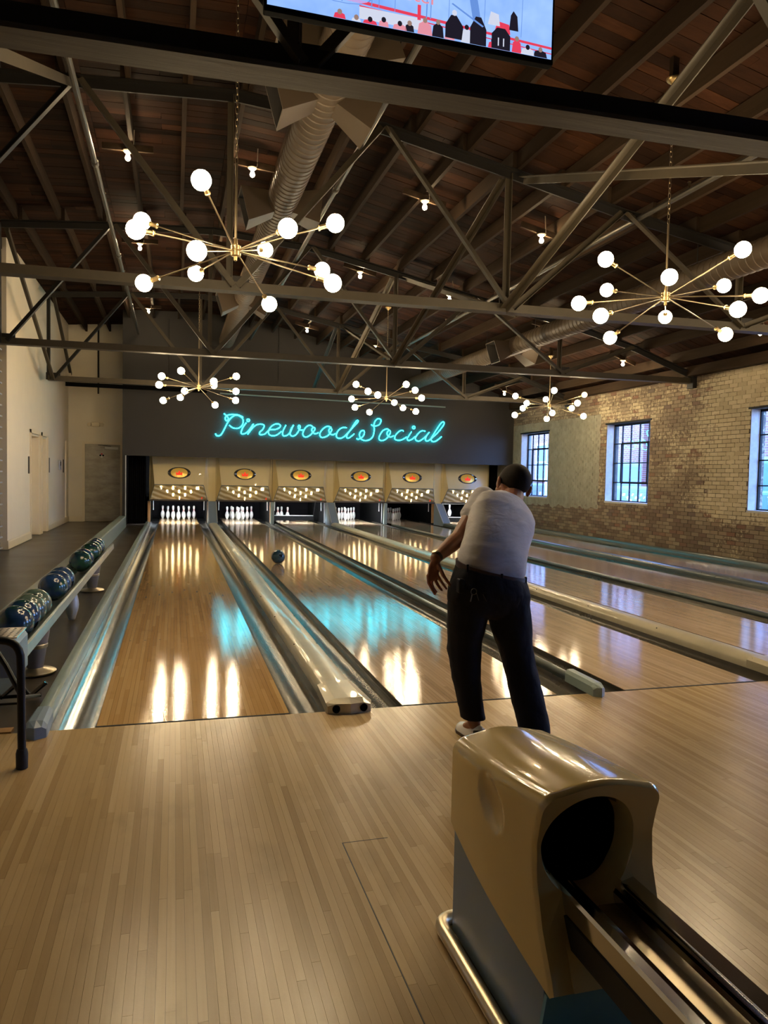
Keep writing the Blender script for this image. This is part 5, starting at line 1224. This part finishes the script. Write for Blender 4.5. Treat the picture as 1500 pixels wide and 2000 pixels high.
# hair: a close cropped cap over crown and nape
mb = MB(); P_ = []
for i in range(15):
    row = []
    for k in range(37):
        ph = 2*PI*k/36; fr_ = math.cos(ph)       # fr_ = 1 towards the face
        lim = PI*(.60+.19*max(0,-fr_)**1.2) if fr_ < .3 else PI*(.60-.27*(fr_-.3)/.7)
        th = lim*i/14
        tk = 1.0+ (.055*(1-(i/14)**3))
        r_ = Vv(math.sin(th)*math.sin(ph)*.083*tk, -.012+math.sin(th)*math.cos(ph)*.099*tk, .022+math.cos(th)*.092*(tk+.02))
        row.append(H(*r_))
    P_.append(row)
mb.grid(P_); hair = mb.build('hair', hair_m, body, smooth='all')
sd = hair.modifiers.new('thickness','SOLIDIFY'); sd.thickness = .008; sd.offset = -1
# t-shirt
mb = MB()
loft(mb, [(Vv(2.035,-.600,.895),(.186,.01,-.040),(0,.125,.02)),(Vv(2.045,-.590,.93),(.192,.015,-.040),(0,.128,-.01)),(Vv(2.065,-.555,.975),(.194,.02,-.045),(-.01,.118,-.045)),(Vv(2.115,-.49,1.04),(.197,.025,-.05),(-.01,.108,-.062)),
          (Vv(2.165,-.42,1.10),(.206,.03,-.055),(-.02,.10,-.075)),(Vv(2.215,-.345,1.165),(.208,.04,-.07),(-.02,.09,-.08)),(Vv(2.255,-.285,1.215),(.188,.045,-.078),(-.02,.075,-.07)),(Vv(2.285,-.25,1.25),(.12,.035,-.05),(-.02,.055,-.05)),(Vv(2.30,-.235,1.268),(.075,.02,-.025),(-.01,.05,-.03))], 44, 2.4)
def sleeve(a, e_, k, r0, r1):
    q_ = a.lerp(e_, k); caps(mb, a.lerp(e_,-.05), q_, r0, r1*.97, 24); loft(mb, [(a.lerp(e_,k*.5),*perp(e_-a,(r0+r1)/2)),(q_,*perp(e_-a,r1)),(a.lerp(e_,k+.06),*perp(e_-a,r1*1.03))], 28, 2.0)
def perp(d, r):
    d = Vector(d).normalized(); x = d.cross(Vector((0,1,.3))).normalized(); return x*r, d.cross(x)*r
sleeve(SL, EL, .40, .078, .071); sleeve(SR, ER, .45, .082, .072)
shirt = mb.build('t_shirt', shirt_m, body); remesh(shirt, .008, 5)
tx = bpy.data.textures.new('shirt_folds','CLOUDS'); tx.noise_scale = .15; tx.noise_depth = 1
dm = shirt.modifiers.new('folds','DISPLACE'); dm.texture = tx; dm.texture_coords = 'LOCAL'; dm.strength = .013; dm.mid_level = .5
# collar ribbing
pts = [Vv(2.306,-.228,1.272)+Vv(.068,.02,-.022)*math.cos(a)+Vv(-.01,.052,-.02)*math.sin(a) for a in [2*PI*k/24 for k in range(24)]]
MB().tube(pts, .008, 8, closed=True).build('collar', shirt_m, shirt, smooth='all')
# trousers
mb = MB()
loft(mb, [(Vv(2.033,-.605,.905),(.190,.008,-.040),(0,.132,.02)),(Vv(2.028,-.615,.86),(.203,.005,-.035),(0,.142,.015)),(Vv(2.018,-.625,.80),(.222,0,-.028),(0,.145,0)),(Vv(2.015,-.622,.74),(.226,0,-.02),(0,.135,0)),(Vv(2.012,-.615,.68),(.212,0,-.01),(0,.115,0)),(Vv(2.012,-.61,.655),(.18,0,-.01),(0,.09,0))], 44, 2.4)
def leg(rs): loft(mb, [(Vector(c),(r,0,.0),(0,rd,.0)) for c, r, rd in rs], 32, 2.15)
leg([((1.935,-.615,.82),.105,.12),((1.905,-.612,.72),.113,.122),((1.900,-.602,.62),.102,.112),((1.899,-.592,.52),.088,.098),((1.897,-.588,.475),.089,.098),((1.897,-.598,.43),.083,.092),((1.903,-.615,.33),.075,.085),((1.914,-.64,.22),.066,.074),((1.921,-.655,.16),.063,.07),((1.926,-.66,.125),.064,.07)])
leg([((2.115,-.62,.80),.11,.12),((2.125,-.622,.70),.121,.122),((2.145,-.63,.60),.110,.112),((2.165,-.645,.50),.093,.10),((2.181,-.66,.42),.087,.095),((2.190,-.70,.33),.087,.09),((2.194,-.775,.20),.085,.083),((2.196,-.82,.13),.083,.08),((2.197,-.835,.085),.082,.078)])
tr_ = mb.build('trousers', trou_m, body); remesh(tr_, .008, 5)
tx = bpy.data.textures.new('trouser_folds','CLOUDS'); tx.noise_scale = .11
dm = tr_.modifiers.new('folds','DISPLACE'); dm.texture = tx; dm.texture_coords = 'LOCAL'; dm.strength = .014
# belt with loops, keys at the hip
mb = MB(); n = 48; rows_ = []
for dz_, k_ in ((-.017,.98),(-.017,1.035),(.017,1.035),(.017,.98)):
    rows_.append([Vv(2.034,-.602,.898+dz_)+Vv(.190,.008,-.040)*k_*math.copysign(abs(math.cos(a))**(2/2.4),math.cos(a))+Vv(0,.132,.02)*k_*math.copysign(abs(math.sin(a))**(2/2.4),math.sin(a)) for a in [2*PI*k/n for k in range(n)]])
vs = [p_ for r in rows_ for p_ in r]; mb.add(vs, [(i*n+k, i*n+(k+1)%n, ((i+1)%4)*n+(k+1)%n, ((i+1)%4)*n+k) for i in range(4) for k in range(n)])
belt = mb.build('belt', leather, body, smooth=40)
for a in (1.18*PI,1.5*PI,1.8*PI):
    c = Vv(2.034,-.602,.898)+Vv(.190,.008,-.040)*1.04*math.copysign(abs(math.cos(a))**(2/2.4),math.cos(a))+Vv(0,.132,.02)*1.04*math.copysign(abs(math.sin(a))**(2/2.4),math.sin(a))
    MB().bevbox(c.x-.006,c.x+.006,c.y-.002,c.y+.006,c.z-.026,c.z+.024,.001,1).build('belt_loop', trou_m, belt)
ko = MB(); ko.bevbox(1.805,1.838,-.72,-.675,.80,.875,.008,2); pouch = ko.build('belt_pouch', W['tube_black'], body)
ks = MB(); ks.tube([Vv(1.87+.016*math.cos(a),-.76,.815+.016*math.sin(a)) for a in [2*PI*k/12 for k in range(12)]], .002, 5, closed=True)
for x_, z_, a in ((1.86,.80,.3),(1.885,.805,-.4),(1.92,.80,-.7)): ks.bar((x_,-.762,z_),(x_+.03*math.sin(-a),-.764,z_-.035),.009,.002)
ks.build('key_ring', W['steel'], pouch)
# wrist watch
d = (WL_-EL).normalized(); u_, v_ = perp(d, 1.0); c = WL_-d*.012
wb = MB(); wb.lathe([(.0285,-.010),(.0315,-.010),(.0315,.010),(.0285,.010),(.0285,-.010)], c, 24, axis=d, capb=False, capt=False); wt = wb.build('wrist_watch', W['steel_dark'], body, smooth=40)
fv = Vv(-.75,-.4,.55); fv = (fv-d*fv.dot(d)).normalized(); MB().lathe([(.017,.0),(.018,.002),(.018,.008),(.014,.0095)], c+fv*.030, 20, axis=fv).build('watch_case', W['chrome_warm'], wt, smooth=30)
# bowling shoes
def shoe(a_, yaw, lift):
    q_ = Matrix.Rotation(yaw, 3, 'Z') @ Matrix.Rotation(lift, 3, 'X')
    o_ = Vv(a_.x, a_.y, .0)
    P2 = lambda x,y,z: o_+q_ @ Vv(x,y,z)
    up_ = MB(); secs_ = [(-.075,.030,.075,.0),(-.06,.036,.082,.0),(-.02,.037,.085,.0),(.03,.036,.08,.0),(.08,.042,.062,.0),(.13,.046,.05,.0),(.165,.040,.042,.0),(.185,.022,.034,.0)]
    vs = []; n = 16
    for y_, w_, h_, _ in secs_:
        for k in range(n):
            a = PI*k/(n-1); vs.append(P2(w_*math.cos(a), y_, .012+h_*math.sin(a)**.7))
    fs = [(i*n+k, i*n+k+1, (i+1)*n+k+1, (i+1)*n+k) for i in range(len(secs_)-1) for k in range(n-1)]+[(i*n, (i+1)*n, (i+1)*n+n-1, i*n+n-1) for i in range(len(secs_)-1)]+[tuple(range(n)), tuple((len(secs_)-1)*n+k for k in range(n))]
    up_.add(vs, fs); sh = up_.build('shoe', W['pin'], body, smooth=50)
    so = MB(); ol = [(-.082,.012),(-.078,.03),(-.05,.04),(0,.039),(.08,.046),(.14,.049),(.18,.036),(.195,.010)]
    loop = [(w_,y_) for y_,w_ in ol]+[(-w_,y_) for y_,w_ in reversed(ol)]; n2 = len(loop)
    so.add([P2(x,y_,.0) for x,y_ in loop]+[P2(x,y_,.016) for x,y_ in loop], [tuple(range(n2-1,-1,-1)), tuple(range(n2,2*n2))]+[(k,(k+1)%n2,n2+(k+1)%n2,n2+k) for k in range(n2)]); so.build('sole', leather, sh)
    hs = MB(); hs.tube([P2(-.036,-.05,.07),P2(-.02,-.082,.078),P2(.02,-.082,.078),P2(.036,-.05,.07)], .008, 8); hs.build('heel_tab', W['tube_black'], sh, smooth='all')
    for k in range(4): MB().tube([P2(-.022,.03+.018*k,.094-.008*k),P2(0,.032+.018*k,.102-.008*k),P2(.022,.03+.018*k,.094-.008*k)], .003, 6).build('lace', W['pin'], sh, smooth='all')
shoe(Vv(1.945,-.66,0), .06, 0); shoe(Vv(2.20,-.85,0), -.25, 0)
